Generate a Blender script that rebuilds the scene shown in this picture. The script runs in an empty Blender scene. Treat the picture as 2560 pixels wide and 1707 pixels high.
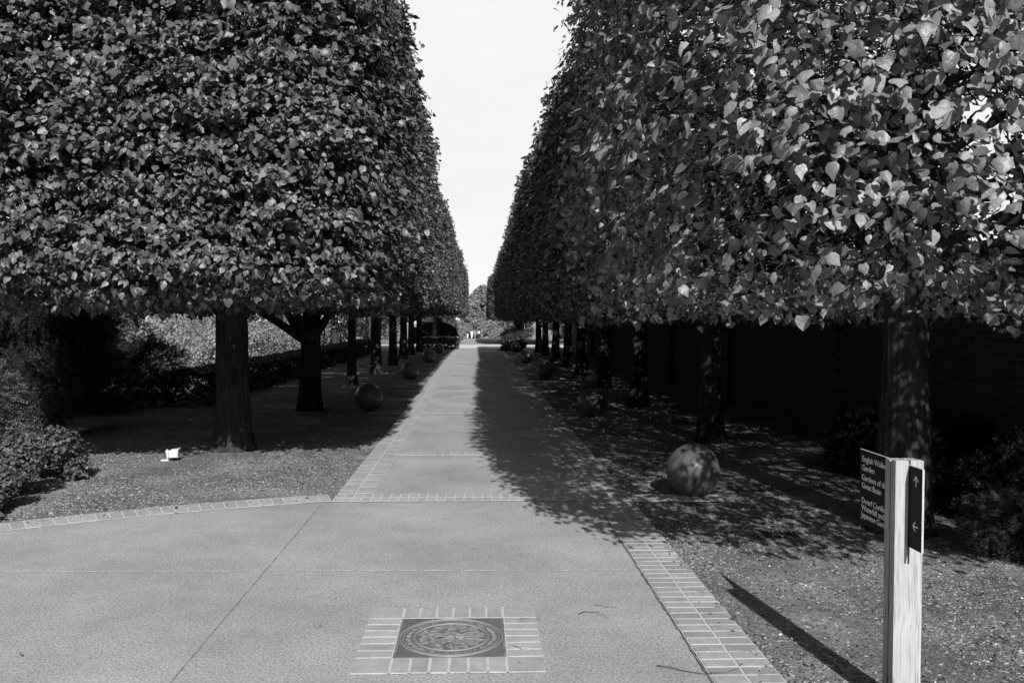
import bpy, bmesh, math, random
import numpy as np
from mathutils import Vector, Matrix

random.seed(7)
scene = bpy.context.scene
C = bpy.context.scene.collection
R = math.radians
rng = np.random.default_rng(11)

# ------------------------------------------------------------------ helpers
def tag(o, label, cat, group=None, kind=None):
    o['label'] = label
    o['category'] = cat
    if group: o['group'] = group
    if kind: o['kind'] = kind
    return o

def empty(name, loc, label, cat, group=None, rz=0.0):
    o = bpy.data.objects.new(name, None)
    o.empty_display_size = .2
    C.objects.link(o)
    o.location = loc
    o.rotation_euler = (0, 0, rz)
    return tag(o, label, cat, group)

def link(name, mesh, mat=None, parent=None):
    o = bpy.data.objects.new(name, mesh)
    C.objects.link(o)
    if mat is not None and len(mesh.materials) == 0:
        mesh.materials.append(mat)
    if parent is not None: o.parent = parent
    return o

def np_mesh(name, V, loops, sizes, smooth=False):
    V = np.asarray(V, dtype=np.float32); loops = np.asarray(loops, dtype=np.int32).ravel()
    sizes = np.asarray(sizes, dtype=np.int32)
    m = bpy.data.meshes.new(name)
    m.vertices.add(len(V)); m.vertices.foreach_set('co', V.ravel())
    m.loops.add(len(loops)); m.loops.foreach_set('vertex_index', loops)
    m.polygons.add(len(sizes))
    st = np.concatenate([[0], np.cumsum(sizes)[:-1]]).astype(np.int32)
    m.polygons.foreach_set('loop_start', st)
    if smooth: m.polygons.foreach_set('use_smooth', np.ones(len(sizes), dtype=bool))
    m.update(calc_edges=True)
    m.validate()
    return m

class MB:
    """collects boxes, tubes, polygons -> one mesh"""
    def __init__(s): s.v = []; s.f = []
    def add(s, vs, fs):
        n = len(s.v); s.v += [tuple(p) for p in vs]; s.f += [tuple(i + n for i in f) for f in fs]
    def box(s, x0, x1, y0, y1, z0, z1, M=None, ch=0.0):
        if ch > 0:
            bm = bmesh.new()
            bmesh.ops.create_cube(bm, size=1)
            bmesh.ops.scale(bm, vec=(x1-x0, y1-y0, z1-z0), verts=bm.verts)
            bmesh.ops.translate(bm, vec=((x0+x1)/2, (y0+y1)/2, (z0+z1)/2), verts=bm.verts)
            bmesh.ops.bevel(bm, geom=bm.edges[:], offset=ch, segments=2, affect='EDGES')
            vs = [v.co.copy() for v in bm.verts]; bm.verts.index_update()
            fs = [[v.index for v in f.verts] for f in bm.faces]
            bm.free()
        else:
            vs = [Vector(p) for p in ((x0,y0,z0),(x1,y0,z0),(x1,y1,z0),(x0,y1,z0),(x0,y0,z1),(x1,y0,z1),(x1,y1,z1),(x0,y1,z1))]
            fs = [(3,2,1,0),(4,5,6,7),(0,1,5,4),(1,2,6,5),(2,3,7,6),(3,0,4,7)]
        if M is not None: vs = [M @ v for v in vs]
        s.add(vs, fs)
    def tube(s, pts, rad, n=6, cap=True):
        pts = [Vector(p) for p in pts]; rings = []
        vs = []; fs = []
        for i, p in enumerate(pts):
            d = (pts[min(i+1, len(pts)-1)] - pts[max(i-1, 0)]).normalized()
            a = d.orthogonal().normalized() if i == 0 else (a - d * a.dot(d)).normalized()
            b = d.cross(a)
            r = rad[i] if hasattr(rad, '__len__') else rad
            for k in range(n):
                t = 2*math.pi*k/n
                vs.append(p + (a*math.cos(t) + b*math.sin(t))*r)
        for i in range(len(pts)-1):
            for k in range(n):
                fs.append((i*n+k, i*n+(k+1) % n, (i+1)*n+(k+1) % n, (i+1)*n+k))
        if cap:
            fs.append(tuple(range(n))[::-1]); fs.append(tuple((len(pts)-1)*n+k for k in range(n)))
        s.add(vs, fs)
    def poly(s, pts): s.add(pts, [tuple(range(len(pts)))])
    def mesh(s, name, smooth=False):
        m = bpy.data.meshes.new(name); m.from_pydata(s.v, [], s.f); m.update()
        if smooth: m.polygons.foreach_set('use_smooth', [True]*len(m.polygons))
        return m
    def build(s, name, mat, parent=None, smooth=False):
        return link(name, s.mesh(name, smooth), mat, parent)

# ------------------------------------------------------------------ materials (all neutral: the photograph is black and white)
def new_mat(name):
    m = bpy.data.materials.new(name); m.use_nodes = True
    nt = m.node_tree; b = nt.nodes['Principled BSDF']
    return m, nt, b

def N(nt, typ, **kw):
    n = nt.nodes.new(typ)
    for k, v in kw.items(): setattr(n, k, v)
    return n

def ramp(nt, fac, stops):
    r = N(nt, 'ShaderNodeValToRGB')
    el = r.color_ramp.elements
    while len(el) < len(stops): el.new(0.5)
    for e, (p, v) in zip(el, stops): e.position = p; e.color = (v, v, v, 1)
    nt.links.new(fac, r.inputs[0]); return r.outputs[0]

def noise(nt, scale, detail=4, rough=.6, vec=None, typ='ShaderNodeTexNoise'):
    n = N(nt, typ); n.inputs['Scale'].default_value = scale
    if 'Detail' in n.inputs: n.inputs['Detail'].default_value = detail
    if 'Roughness' in n.inputs: n.inputs['Roughness'].default_value = rough
    if vec is not None: nt.links.new(vec, n.inputs['Vector'])
    return n

def mixc(nt, fac, a, b, mode='MIX'):
    m = N(nt, 'ShaderNodeMix', data_type='RGBA', blend_type=mode)
    if hasattr(fac, 'links'): nt.links.new(fac, m.inputs[0])
    else: m.inputs[0].default_value = fac
    for s, i in ((a, 6), (b, 7)):
        if hasattr(s, 'links'): nt.links.new(s, m.inputs[i])
        else: m.inputs[i].default_value = (s, s, s, 1)
    return m.outputs[2]

def bump(nt, b, h, strength, dist):
    n = N(nt, 'ShaderNodeBump'); n.inputs['Strength'].default_value = strength; n.inputs['Distance'].default_value = dist
    nt.links.new(h, n.inputs['Height']); nt.links.new(n.outputs[0], b.inputs['Normal'])

def objco(nt, scale=(1, 1, 1)):
    t = N(nt, 'ShaderNodeTexCoord'); mp = N(nt, 'ShaderNodeMapping'); mp.inputs['Scale'].default_value = scale
    nt.links.new(t.outputs['Object'], mp.inputs['Vector']); return mp.outputs[0]

def mat_pavement(name, lo, hi):
    m, nt, b = new_mat(name); co = objco(nt)
    v = noise(nt, 105, typ='ShaderNodeTexVoronoi', vec=co)
    sp = ramp(nt, v.outputs['Color'], [(0, lo*.42), (.45, (lo+hi)/2*.98), (1, hi*1.5)])
    f = noise(nt, 75, 4, .8, co); f2 = ramp(nt, f.outputs[0], [(.30, .36), (.5, .97), (.7, 1.62)])
    g = noise(nt, .9, 5, .55, co); g2 = ramp(nt, g.outputs[0], [(.3, .80), (.7, 1.14)])
    g4 = noise(nt, 5.5, 4, .6, co); g3 = ramp(nt, g4.outputs[0], [(.3, .92), (.7, 1.06)])
    c = mixc(nt, 1.0, sp, g2, 'MULTIPLY'); c = mixc(nt, 1.0, c, f2, 'MULTIPLY'); c = mixc(nt, 1.0, c, g3, 'MULTIPLY')
    # small dark stains
    s = noise(nt, 26, 2, .5, co); sm = ramp(nt, s.outputs[0], [(.70, 0), (.78, 1)])
    c = mixc(nt, sm, c, mixc(nt, 1.0, c, .72, 'MULTIPLY'))
    nt.links.new(c, b.inputs['Base Color']); b.inputs['Roughness'].default_value = .9
    b.inputs['Specular IOR Level'].default_value = .25
    bump(nt, b, v.outputs['Distance'], .5, .004)
    return m

def mat_brick(name, lo, hi):
    m, nt, b = new_mat(name); co = objco(nt)
    g = N(nt, 'ShaderNodeNewGeometry')
    a = ramp(nt, g.outputs['Random Per Island'], [(0, lo), (.5, (lo+hi)/2), (1, hi)])
    f = noise(nt, 60, 6, .7, co); f2 = ramp(nt, f.outputs[0], [(.25, .74), (.75, 1.18)])
    h = noise(nt, 7, 4, .6, co); h2 = ramp(nt, h.outputs[0], [(.3, .85), (.7, 1.12)])
    c = mixc(nt, 1.0, a, f2, 'MULTIPLY'); c = mixc(nt, 1.0, c, h2, 'MULTIPLY')
    nt.links.new(c, b.inputs['Base Color']); b.inputs['Roughness'].default_value = .85
    b.inputs['Specular IOR Level'].default_value = .3
    bump(nt, b, f.outputs[0], .35, .003)
    return m

def mat_ground(name):
    m, nt, b = new_mat(name); co = objco(nt)
    v = noise(nt, 62, typ='ShaderNodeTexVoronoi', vec=co)
    a = ramp(nt, v.outputs['Color'], [(0, .035), (.5, .11), (.8, .20), (1, .38)])
    f = noise(nt, 25, 6, .75, co); f2 = ramp(nt, f.outputs[0], [(.28, .45), (.7, 1.3)])
    g = noise(nt, 1.3, 5, .6, co); g2 = ramp(nt, g.outputs[0], [(.32, .62), (.5, .95), (.68, 1.5)])
    c = mixc(nt, 1.0, a, f2, 'MULTIPLY'); c = mixc(nt, 1.0, c, g2, 'MULTIPLY')
    nt.links.new(c, b.inputs['Base Color']); b.inputs['Roughness'].default_value = .95
    b.inputs['Specular IOR Level'].default_value = .1
    bump(nt, b, v.outputs['Distance'], 1.0, .02)
    return m

def mat_island(name, lo, hi, rough=.8, spec=.2, bscale=None):
    m, nt, b = new_mat(name)
    g = N(nt, 'ShaderNodeNewGeometry')
    a = ramp(nt, g.outputs['Random Per Island'], [(0, lo), (.6, lo+(hi-lo)*.45), (1, hi)])
    nt.links.new(a, b.inputs['Base Color']); b.inputs['Roughness'].default_value = rough
    b.inputs['Specular IOR Level'].default_value = spec
    return m

def mat_leaf(name, lo, hi, rough=.42, spec=.45, trans=.18, vein=True):
    m, nt, b = new_mat(name)
    g = N(nt, 'ShaderNodeNewGeometry')
    a = ramp(nt, g.outputs['Random Per Island'], [(0, lo), (.55, lo+(hi-lo)*.5), (.93, hi), (1, hi*1.25)])
    if vein:
        co = objco(nt); n = noise(nt, 38, 3, .6, co); n2 = ramp(nt, n.outputs[0], [(.3, .75), (.7, 1.2)])
        a = mixc(nt, 1.0, a, n2, 'MULTIPLY')
        bump(nt, b, n.outputs[0], .5, .012)
    nt.links.new(a, b.inputs['Base Color']); b.inputs['Roughness'].default_value = rough
    b.inputs['Specular IOR Level'].default_value = spec
    if trans > 0:
        t = N(nt, 'ShaderNodeBsdfTranslucent'); nt.links.new(a, t.inputs['Color'])
        mx = N(nt, 'ShaderNodeMixShader'); mx.inputs[0].default_value = trans
        out = nt.nodes['Material Output']
        nt.links.new(b.outputs[0], mx.inputs[1]); nt.links.new(t.outputs[0], mx.inputs[2]); nt.links.new(mx.outputs[0], out.inputs['Surface'])
    return m

def mat_bark(name, lo, hi):
    m, nt, b = new_mat(name); co = objco(nt, (1, 1, .16))
    n = noise(nt, 28, 6, .65, co); a = ramp(nt, n.outputs[0], [(.3, lo), (.5, (lo+hi)/2), (.72, hi)])
    w = noise(nt, 3, 3, .5, objco(nt)); w2 = ramp(nt, w.outputs[0], [(.3, .75), (.7, 1.25)])
    c = mixc(nt, 1.0, a, w2, 'MULTIPLY')
    nt.links.new(c, b.inputs['Base Color']); b.inputs['Roughness'].default_value = .9
    b.inputs['Specular IOR Level'].default_value = .15
    bump(nt, b, n.outputs[0], 1.0, .02)
    return m

def mat_plain(name, v, rough=.6, spec=.3, var=.12, scale=30, metallic=0, bmp=.15):
    m, nt, b = new_mat(name); co = objco(nt)
    n = noise(nt, scale, 6, .65, co); a = ramp(nt, n.outputs[0], [(.28, v*(1-var)), (.72, min(.95, v*(1+var)))])
    nt.links.new(a, b.inputs['Base Color']); b.inputs['Roughness'].default_value = rough
    b.inputs['Specular IOR Level'].default_value = spec; b.inputs['Metallic'].default_value = metallic
    if bmp: bump(nt, b, n.outputs[0], bmp, .004)
    return m

def mat_stone_ball(name):
    m, nt, b = new_mat(name); co = objco(nt)
    n = noise(nt, 70, 5, .7, co); a = ramp(nt, n.outputs[0], [(.3, .095), (.7, .12)])
    n3 = noise(nt, 3.2, 5, .65, co); a2 = ramp(nt, n3.outputs[0], [(.3, .92), (.7, 1.07)])
    n4 = noise(nt, 9, 6, .8, objco(nt, (1, 1, .25))); a3 = ramp(nt, n4.outputs[0], [(.35, .82), (.65, 1.1)])
    c = mixc(nt, 1.0, a, a2, 'MULTIPLY'); c = mixc(nt, 1.0, c, a3, 'MULTIPLY')
    nt.links.new(c, b.inputs['Base Color']); b.inputs['Roughness'].default_value = .36
    b.inputs['Specular IOR Level'].default_value = .5
    bump(nt, b, n.outputs[0], .15, .004)
    return m

def mat_wood(name):
    m, nt, b = new_mat(name)
    # grain: noise drawn out along the board, its lines wandering sideways with height
    wob = noise(nt, 3.2, 2, .5, objco(nt, (1, 1, 1)))
    co = objco(nt, (1, 1, .022)); off = N(nt, 'ShaderNodeVectorMath', operation='SCALE'); off.inputs['Scale'].default_value = .035
    nt.links.new(wob.outputs['Color'], off.inputs[0])
    ad = N(nt, 'ShaderNodeVectorMath', operation='ADD'); nt.links.new(co, ad.inputs[0]); nt.links.new(off.outputs[0], ad.inputs[1])
    n1 = noise(nt, 95, 3, .55, ad.outputs[0]); a = ramp(nt, n1.outputs[0], [(.32, .22), (.42, .38), (.55, .47), (.7, .51)])
    n2 = noise(nt, 26, 2, .5, ad.outputs[0]); a2 = ramp(nt, n2.outputs[0], [(.3, .80), (.55, 1.02), (.75, 1.08)])
    k = noise(nt, 5, 4, .6, objco(nt, (1, 1, .5))); k2 = ramp(nt, k.outputs[0], [(.3, .84), (.65, 1.06)])
    kn = noise(nt, 13, 1, .4, objco(nt, (1, 1, .45))); kn2 = ramp(nt, kn.outputs[0], [(.70, 1.0), (.77, .45)])
    c = mixc(nt, 1.0, a, a2, 'MULTIPLY'); c = mixc(nt, 1.0, c, k2, 'MULTIPLY'); c = mixc(nt, 1.0, c, kn2, 'MULTIPLY')
    nt.links.new(c, b.inputs['Base Color']); b.inputs['Roughness'].default_value = .75
    b.inputs['Specular IOR Level'].default_value = .2
    bump(nt, b, n1.outputs[0], .12, .001)
    return m

def mat_wall(name):
    m, nt, b = new_mat(name)
    t = N(nt, 'ShaderNodeTexCoord'); s = N(nt, 'ShaderNodeSeparateXYZ'); cb = N(nt, 'ShaderNodeCombineXYZ')
    nt.links.new(t.outputs['Object'], s.inputs[0]); nt.links.new(s.outputs[1], cb.inputs[0]); nt.links.new(s.outputs[2], cb.inputs[1])
    br = N(nt, 'ShaderNodeTexBrick'); br.inputs['Scale'].default_value = 1
    br.inputs['Brick Width'].default_value = .21; br.inputs['Row Height'].default_value = .075; br.inputs['Mortar Size'].default_value = .006
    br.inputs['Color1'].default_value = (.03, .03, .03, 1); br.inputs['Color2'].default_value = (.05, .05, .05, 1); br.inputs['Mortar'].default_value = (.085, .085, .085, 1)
    nt.links.new(cb.outputs[0], br.inputs['Vector'])
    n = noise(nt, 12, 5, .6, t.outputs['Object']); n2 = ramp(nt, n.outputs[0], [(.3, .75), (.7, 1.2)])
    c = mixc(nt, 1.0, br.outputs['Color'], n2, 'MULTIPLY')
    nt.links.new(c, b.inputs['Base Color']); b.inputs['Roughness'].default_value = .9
    bump(nt, b, br.outputs['Fac'], -.6, .006)
    return m

M = {}
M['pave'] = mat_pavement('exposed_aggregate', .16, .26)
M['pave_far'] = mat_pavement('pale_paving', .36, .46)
M['brick'] = mat_brick('clay_paver', .28, .38)
M['brick_pale'] = mat_brick('pale_paver', .33, .41)
M['mortar'] = mat_plain('pale_mortar', .50, .95, .1, .2, 60)
M['joint'] = mat_plain('dark_joint', .19, .95, .1, .6, 14)
M['joint_pale'] = mat_plain('pale_joint', .55, .95, .1, .35, 25)
M['ground'] = mat_ground('bark_mulch')
M['chips'] = mat_island('bark_chips', .02, .38, .9, .1)
M['pebble'] = mat_island('pale_pebbles', .40, .75, .8, .2)
M['leaf'] = mat_leaf('broad_leaf', .05, .16, .4, .5, .08)
M['leaf_near'] = mat_leaf('broad_leaf_paler', .09, .27, .42, .5, .04)
M['leaf_far'] = mat_leaf('broad_leaf_distant', .05, .15, .42, .45, .08, vein=False)
M['leaf_hazed'] = mat_leaf('hazed_leaf', .17, .34, .6, .25, .25, vein=False)  # colour lightened to stand in for distance haze
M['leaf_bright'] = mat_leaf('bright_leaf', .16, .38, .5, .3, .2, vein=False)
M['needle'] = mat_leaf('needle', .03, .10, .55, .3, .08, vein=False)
M['needle_shaded'] = mat_leaf('needle_shaded', .014, .05, .6, .2, .05, vein=False)  # needle copy with deeper shade put into its colour
M['needle_lit'] = mat_leaf('needle_sun_toned', .08, .22, .55, .3, .1, vein=False)  # needle copy lightened to paint in direct sun
M['shrub'] = mat_leaf('shrub_leaf', .05, .15, .5, .35, .1, vein=False)
M['hedge'] = mat_leaf('hedge_leaf', .025, .075, .5, .3, .1, vein=False)
M['petal'] = mat_island('white_petal', .45, .7, .8, .1)
M['bark'] = mat_bark('ridged_bark', .014, .068)
M['twig'] = mat_plain('twig_bark', .07, .85, .15, .4, 60)
M['stone'] = mat_stone_ball('cast_stone')
M['wood'] = mat_wood('weathered_timber')
M['signdark'] = mat_plain('dark_sign_panel', .013, .7, .15, .15, 40)
M['ink'] = mat_plain('pale_lettering', .88, .6, .2, .08, 80, bmp=0)
M['edge'] = mat_plain('chipped_panel_edge', .5, .8, .2, .45, 120)
M['white'] = mat_plain('white_enamel', .62, .5, .4, .08, 18)
M['glass'] = mat_plain('lamp_glass', .05, .12, .6, .1, 10, bmp=0)
M['iron'] = mat_plain('cast_iron', .10, .7, .4, .35, 45)
M['drain_dark'] = mat_plain('drain_painted_dark', .012, .95, .05, .3, 20)
M['bronze'] = mat_plain('aged_bronze', .125, .5, .5, .22, 24)
M['bronze_relief'] = mat_plain('relief_bronze', .27, .45, .5, .2, 60)  # lighter bronze for the raised rings, strokes and leaves
M['wall'] = mat_wall('brick_wall')
M['coping'] = mat_plain('wall_coping', .2, .9, .2, .2, 15)
M['skin'] = mat_plain('skin', .35, .6, .3, .08, 20, bmp=0)
M['cloth_w'] = mat_plain('white_cloth', .75, .9, .1, .06, 20, bmp=0)
M['cloth_g'] = mat_plain('grey_cloth', .2, .9, .1, .1, 20, bmp=0)
M['cloth_d'] = mat_plain('dark_cloth', .04, .9, .1, .1, 20, bmp=0)
M['hair'] = mat_plain('hair', .03, .6, .3, .2, 40, bmp=0)

# ------------------------------------------------------------------ terrain
def gz(y):                       # the avenue is level, then falls away beyond its crest
    return -.02 - (max(0.0, y - 78.0) * .0215 if y < 200 else 122*.0215)

ys = [-60, -20, -6, 0, 4, 8, 12, 20, 30, 40, 50, 60, 70, 78, 84, 92, 100, 120, 140, 160, 180, 200, 400, 900]
xs = [-900, -200, -60, -20, -8, -4, 0, 4, 8, 20, 60, 200, 900]
mb = MB(); vs = [(x, y, gz(y)) for y in ys for x in xs]; nx = len(xs)
mb.add(vs, [(j*nx+i, j*nx+i+1, (j+1)*nx+i+1, (j+1)*nx+i) for j in range(len(ys)-1) for i in range(nx-1)])
g = mb.build('ground', M['ground']); g['kind'] = 'structure'

XL0, XL1, XR0, XR1 = -1.36, -1.02, 1.11, 1.46     # outer/inner edges of the brick borders
YB = 8.30                                         # band where the avenue meets the forecourt
PC = (1.1, -.5); PR = 9.3                        # forecourt circle

def arc(r, a0, a1, n):
    return [(PC[0]+r*math.cos(a0+(a1-a0)*i/n), PC[1]+r*math.sin(a0+(a1-a0)*i/n)) for i in range(n+1)]

# path along the avenue (a strip following the ground), z = 0
mb = MB(); yy = [YB-.2, 30, 52.5]; 
for y0, y1 in zip(yy[:-1], yy[1:]): mb.poly([(XL1, y0, 0), (XR0, y0, 0), (XR0, y1, 0), (XL1, y1, 0)])
yy = [59.5, 70, 78, 84, 92, 100, 120, 140, 160, 180]
for y0, y1 in zip(yy[:-1], yy[1:]): mb.poly([(-1.5, y0, gz(y0)+.02), (1.6, y0, gz(y0)+.02), (1.6, y1, gz(y1)+.02), (-1.5, y1, gz(y1)+.02)])
o = mb.build('path', M['pave']); o['kind'] = 'structure'
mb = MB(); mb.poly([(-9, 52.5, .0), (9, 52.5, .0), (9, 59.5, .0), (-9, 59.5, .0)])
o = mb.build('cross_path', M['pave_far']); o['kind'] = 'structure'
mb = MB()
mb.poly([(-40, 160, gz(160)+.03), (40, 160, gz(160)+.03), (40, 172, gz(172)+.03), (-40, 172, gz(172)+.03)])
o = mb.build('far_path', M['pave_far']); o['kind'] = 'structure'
# forecourt
a_start = math.atan2(YB-.16-PC[1], -1.36-PC[0])
pts = arc(PR-.33, a_start, R(200), 40)
poly = [(XR0, YB-.19)] + [(XL0, YB-.19)] + [p for p in pts if p[0] < XL0-.01] + [(-14, -14), (XR0, -14)]
mb = MB(); mb.poly([(x, y, 0.0) for x, y in poly])
o = mb.build('forecourt', M['pave']); o['kind'] = 'structure'

# bricks: mortar sheet with separate pavers 3 mm proud of it
bk = MB(); mt = MB()
def brick(x0, x1, y0, y1, z=.0):
    j = .0045
    a = random.uniform(-.0016, .0016); b = random.uniform(-.0016, .0016)
    x0 += j+random.uniform(0, .002); x1 -= j+random.uniform(0, .002); y0 += j+random.uniform(0, .0015); y1 -= j+random.uniform(0, .0015)
    c = .003; zt = z+.006
    P = [(x0, y0+a, z), (x1, y0+b, z), (x1, y1+b, z), (x0, y1+a, z)]
    Q = [(x0+c, y0+c+a, zt), (x1-c, y0+c+b, zt), (x1-c, y1-c+b, zt), (x0+c, y1-c+a, zt)]
    bk.add(P+Q, [(4, 5, 6, 7), (0, 1, 5, 4), (1, 2, 6, 5), (2, 3, 7, 6), (3, 0, 4, 7)])
def border(x0, x1, y0, y1):
    y = y0; xm = (x0+x1)/2
    while y < y1:
        s = .098
        brick(x0, xm, y, y+s); brick(xm, x1, y, y+s); y += s
    mt.poly([(x0, y0, .002), (x1, y0, .002), (x1, y1, .002), (x0, y1, .002)])
border(XL0, XL1, YB+.18, 52.4)
border(XR0+.008, XR1, -2.0, 52.4)
o = bk.build('brick_edging', M['brick']); o['kind'] = 'structure'; bk = MB()
bands = [11.0 + 4.9*k for k in range(9)]
for yb in bands:
    n = 22; w = (XR0-XL1)/n
    for i in range(n): brick(XL1+i*w, XL1+(i+1)*w, yb-.12, yb+.10, .001)
    mt.poly([(XL1, yb-.13, .003), (XR0, yb-.13, .003), (XR0, yb+.11, .003), (XL1, yb+.11, .003)])
    for x0, x1 in (((-2.0, XL0),) if yb > 12 else ())+(((XR1, 2.0),) if yb > 12 else ()):              # the band runs on under the trees to the stone balls
        n2 = max(1, int(abs(x1-x0)/.098)); w2 = (x1-x0)/n2
        for i in range(n2): brick(x0+i*w2, x0+(i+1)*w2, yb-.12, yb+.10, -.012)
        mt.poly([(x0, yb-.13, -.010), (x1, yb-.13, -.010), (x1, yb+.11, -.010), (x0, yb+.11, -.010)])
n = 28; w = (XR0-XL0)/n
for i in range(n):
    brick(XL0+i*w, XL0+(i+1)*w, YB-.03, YB+.17, .001); brick(XL0+i*w, XL0+(i+1)*w, YB-.185, YB-.03, .001)
mt.poly([(XL0, YB-.19, .0035), (XR0, YB-.19, .0035), (XR0, YB+.175, .0035), (XL0, YB+.175, .0035)])
n = 9
for i in range(n): brick(XR1+i*.098, XR1+(i+1)*.098, YB-.18, YB+.14, -.012)
mt.poly([(XR1, YB-.19, -.010), (XR1+.9, YB-.19, -.010), (XR1+.9, YB+.15, -.010), (XR1, YB+.15, -.010)])
o = bk.build('cross_bands', M['brick_pale']); o['kind'] = 'structure'; bk = MB()
# curved edging of the forecourt
aa = a_start; ring_r0, ring_r1 = PR-.33, PR+.0
k = 0
while aa < R(195):
    da = .108/PR
    c = .0005; z = .0; zt = .006 + random.uniform(-.001, .001)
    r0 = ring_r0+.004+random.uniform(0, .006); r1 = ring_r1-random.uniform(0, .012); a0 = aa+c; a1 = aa+da-c
    def pc(r, a, z): return (PC[0]+r*math.cos(a), PC[1]+r*math.sin(a), z)
    bk.add([pc(r0, a0, z), pc(r0, a1, z), pc(r1, a1, z), pc(r1, a0, z), pc(r0+.003, a0+.0003, zt), pc(r0+.003, a1-.0003, zt), pc(r1-.003, a1-.0003, zt), pc(r1-.003, a0+.0003, zt)],
           [(7, 6, 5, 4), (0, 4, 5, 1), (1, 5, 6, 2), (2, 6, 7, 3), (3, 7, 4, 0)])
    mt.poly([pc(r0-.006, aa+da, .002), pc(r0-.006, aa, .002), pc(r1+.004, aa, .002), pc(r1+.004, aa+da, .002)])
    aa += da
o = bk.build('curved_kerb', M['brick_pale']); o['kind'] = 'structure'
o = mt.build('mortar_bed', M['mortar']); o['kind'] = 'structure'

# joints in the paving
def wavy_strip(mb, p0, p1, w, z, n=60, jit=.35, amp=.006, seed=1):
    r = random.Random(seed); d = Vector(p1)-Vector(p0); nrm = Vector((-d.y, d.x)).normalized()
    vs = []
    for i in range(n+1):
        p = Vector(p0)+d*i/n + nrm*r.uniform(-amp, amp)*.5
        h = w*.5*(1+r.uniform(-jit, jit))
        vs += [(p.x+nrm.x*h, p.y+nrm.y*h, z), (p.x-nrm.x*h, p.y-nrm.y*h, z)]
    mb.add(vs, [(2*i, 2*i+1, 2*i+3, 2*i+2) for i in range(n)])
mb = MB()
wavy_strip(mb, (-1.43, 8.0), (-1.43, -2), .0045, .004, 220, .95, .006, 3)
wavy_strip(mb, (XR0-.002, 8.1), (XR0-.002, -2), .011, .0065, 260, .8, .006, 4)
o = mb.build('dark_paving_joint', M['joint']); o['kind'] = 'structure'
mb = MB()
wavy_strip(mb, (-8, 5.96), (1.08, 5.84), .012, .004, 200, .6, .010, 5)
o = mb.build('pale_paving_joint', M['joint_pale']); o['kind'] = 'structure'

# ------------------------------------------------------------------ loose material on the mulch (uncountable)
def chips(name, mat, n, region, smin, smax, z, seed, flat=.35):
    r = np.random.default_rng(seed)
    P = region(r, n); n = len(P)
    s = r.uniform(smin, smax, n); L = s*r.uniform(1, 2.4, n); W = s*r.uniform(.5, 1, n); H = s*flat
    a = r.uniform(0, 2*np.pi, n); tl = r.normal(0, .25, (n, 2))
    base = np.array([(-1, -.7, 0), (1, -.9, 0), (.8, .9, 0), (-.9, .8, 0), (-.6, -.5, 1), (.7, -.5, 1), (.5, .6, 1), (-.5, .5, 1)])
    V = np.zeros((n, 8, 3)); jit = r.normal(0, .18, (n, 8, 3))
    b = base[None]+jit*np.array([1, 1, .6])
    lx = b[..., 0]*L[:, None]*.5; ly = b[..., 1]*W[:, None]*.5; lz = b[..., 2]*H[:, None]
    lz = lz + lx*tl[:, :1] + ly*tl[:, 1:]
    V[..., 0] = P[:, 0:1]+lx*np.cos(a)[:, None]-ly*np.sin(a)[:, None]
    V[..., 1] = P[:, 1:2]+lx*np.sin(a)[:, None]+ly*np.cos(a)[:, None]
    V[..., 2] = z + lz
    F = np.array([(4, 5, 6, 7), (0, 1, 5, 4), (1, 2, 6, 5), (2, 3, 7, 6), (3, 0, 4, 7)])
    loops = (np.arange(n)[:, None, None]*8 + F[None]).reshape(-1)
    o = link(name, np_mesh(name, V.reshape(-1, 3), loops, np.full(n*5, 4)), mat)
    o['kind'] = 'stuff'; return o

def reg_right(r, n):
    x = XR1+.0+r.uniform(0, 1, n)**1.2*3.4; y = 2.6+r.uniform(0, 1, n)**1.6*20
    return np.stack([x, y], 1)
def reg_left(r, n):
    x = r.uniform(-6, XL0, n); y = 6.2+r.uniform(0, 1, n)**1.35*16
    ok = (np.hypot(x-PC[0], y-PC[1]) > PR-.01) & (y > YB-.15)
    ok |= (np.hypot(x-PC[0], y-PC[1]) > PR) & (x < XL0)
    return np.stack([x, y], 1)[ok]
def both(r, n):
    P = np.concatenate([reg_right(r, n//2), reg_left(r, n//2)]); x, y = P[:, 0], P[:, 1]
    f = np.sin(2.3*x+1.1*y+1)+np.sin(1.7*y-1.9*x)+.8*np.sin(4.1*x+2)*np.sin(3.3*y)+.5*np.sin(9*x+5*y)
    return P[r.uniform(0, 1, len(P)) < np.clip(.72+.33*f, .12, 1)]
o = chips('bark_chips', M['chips'], 210000, both, .005, .018, -.021, 5)
tag(o, 'loose bark chips and grit covering the beds beside the path', 'mulch')
o = chips('pale_pebbles', M['pebble'], 650, both, .005, .015, -.012, 6, .6)
tag(o, 'small pale pebbles and petals scattered over the mulch', 'pebbles')
def reg_edge(r, n):
    t = r.uniform(0, 1, n); y = 2.8+t*7
    a = r.uniform(R(105), R(150), n)
    k = r.uniform(0, 1, n) < .45
    d = np.abs(r.normal(0, .14, n))
    x = np.where(k, XR1 - .5*d, PC[0]+(PR-.35*d-.02)*np.cos(a)); yy = np.where(k, y, PC[1]+(PR-.9*d-.02)*np.sin(a))
    return np.stack([x, yy], 1)
o = chips('spilled_crumbs', M['chips'], 420, reg_edge, .006, .018, .004, 8)
tag(o, 'dark crumbs of bark spilled onto the brick edging', 'mulch')

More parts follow.
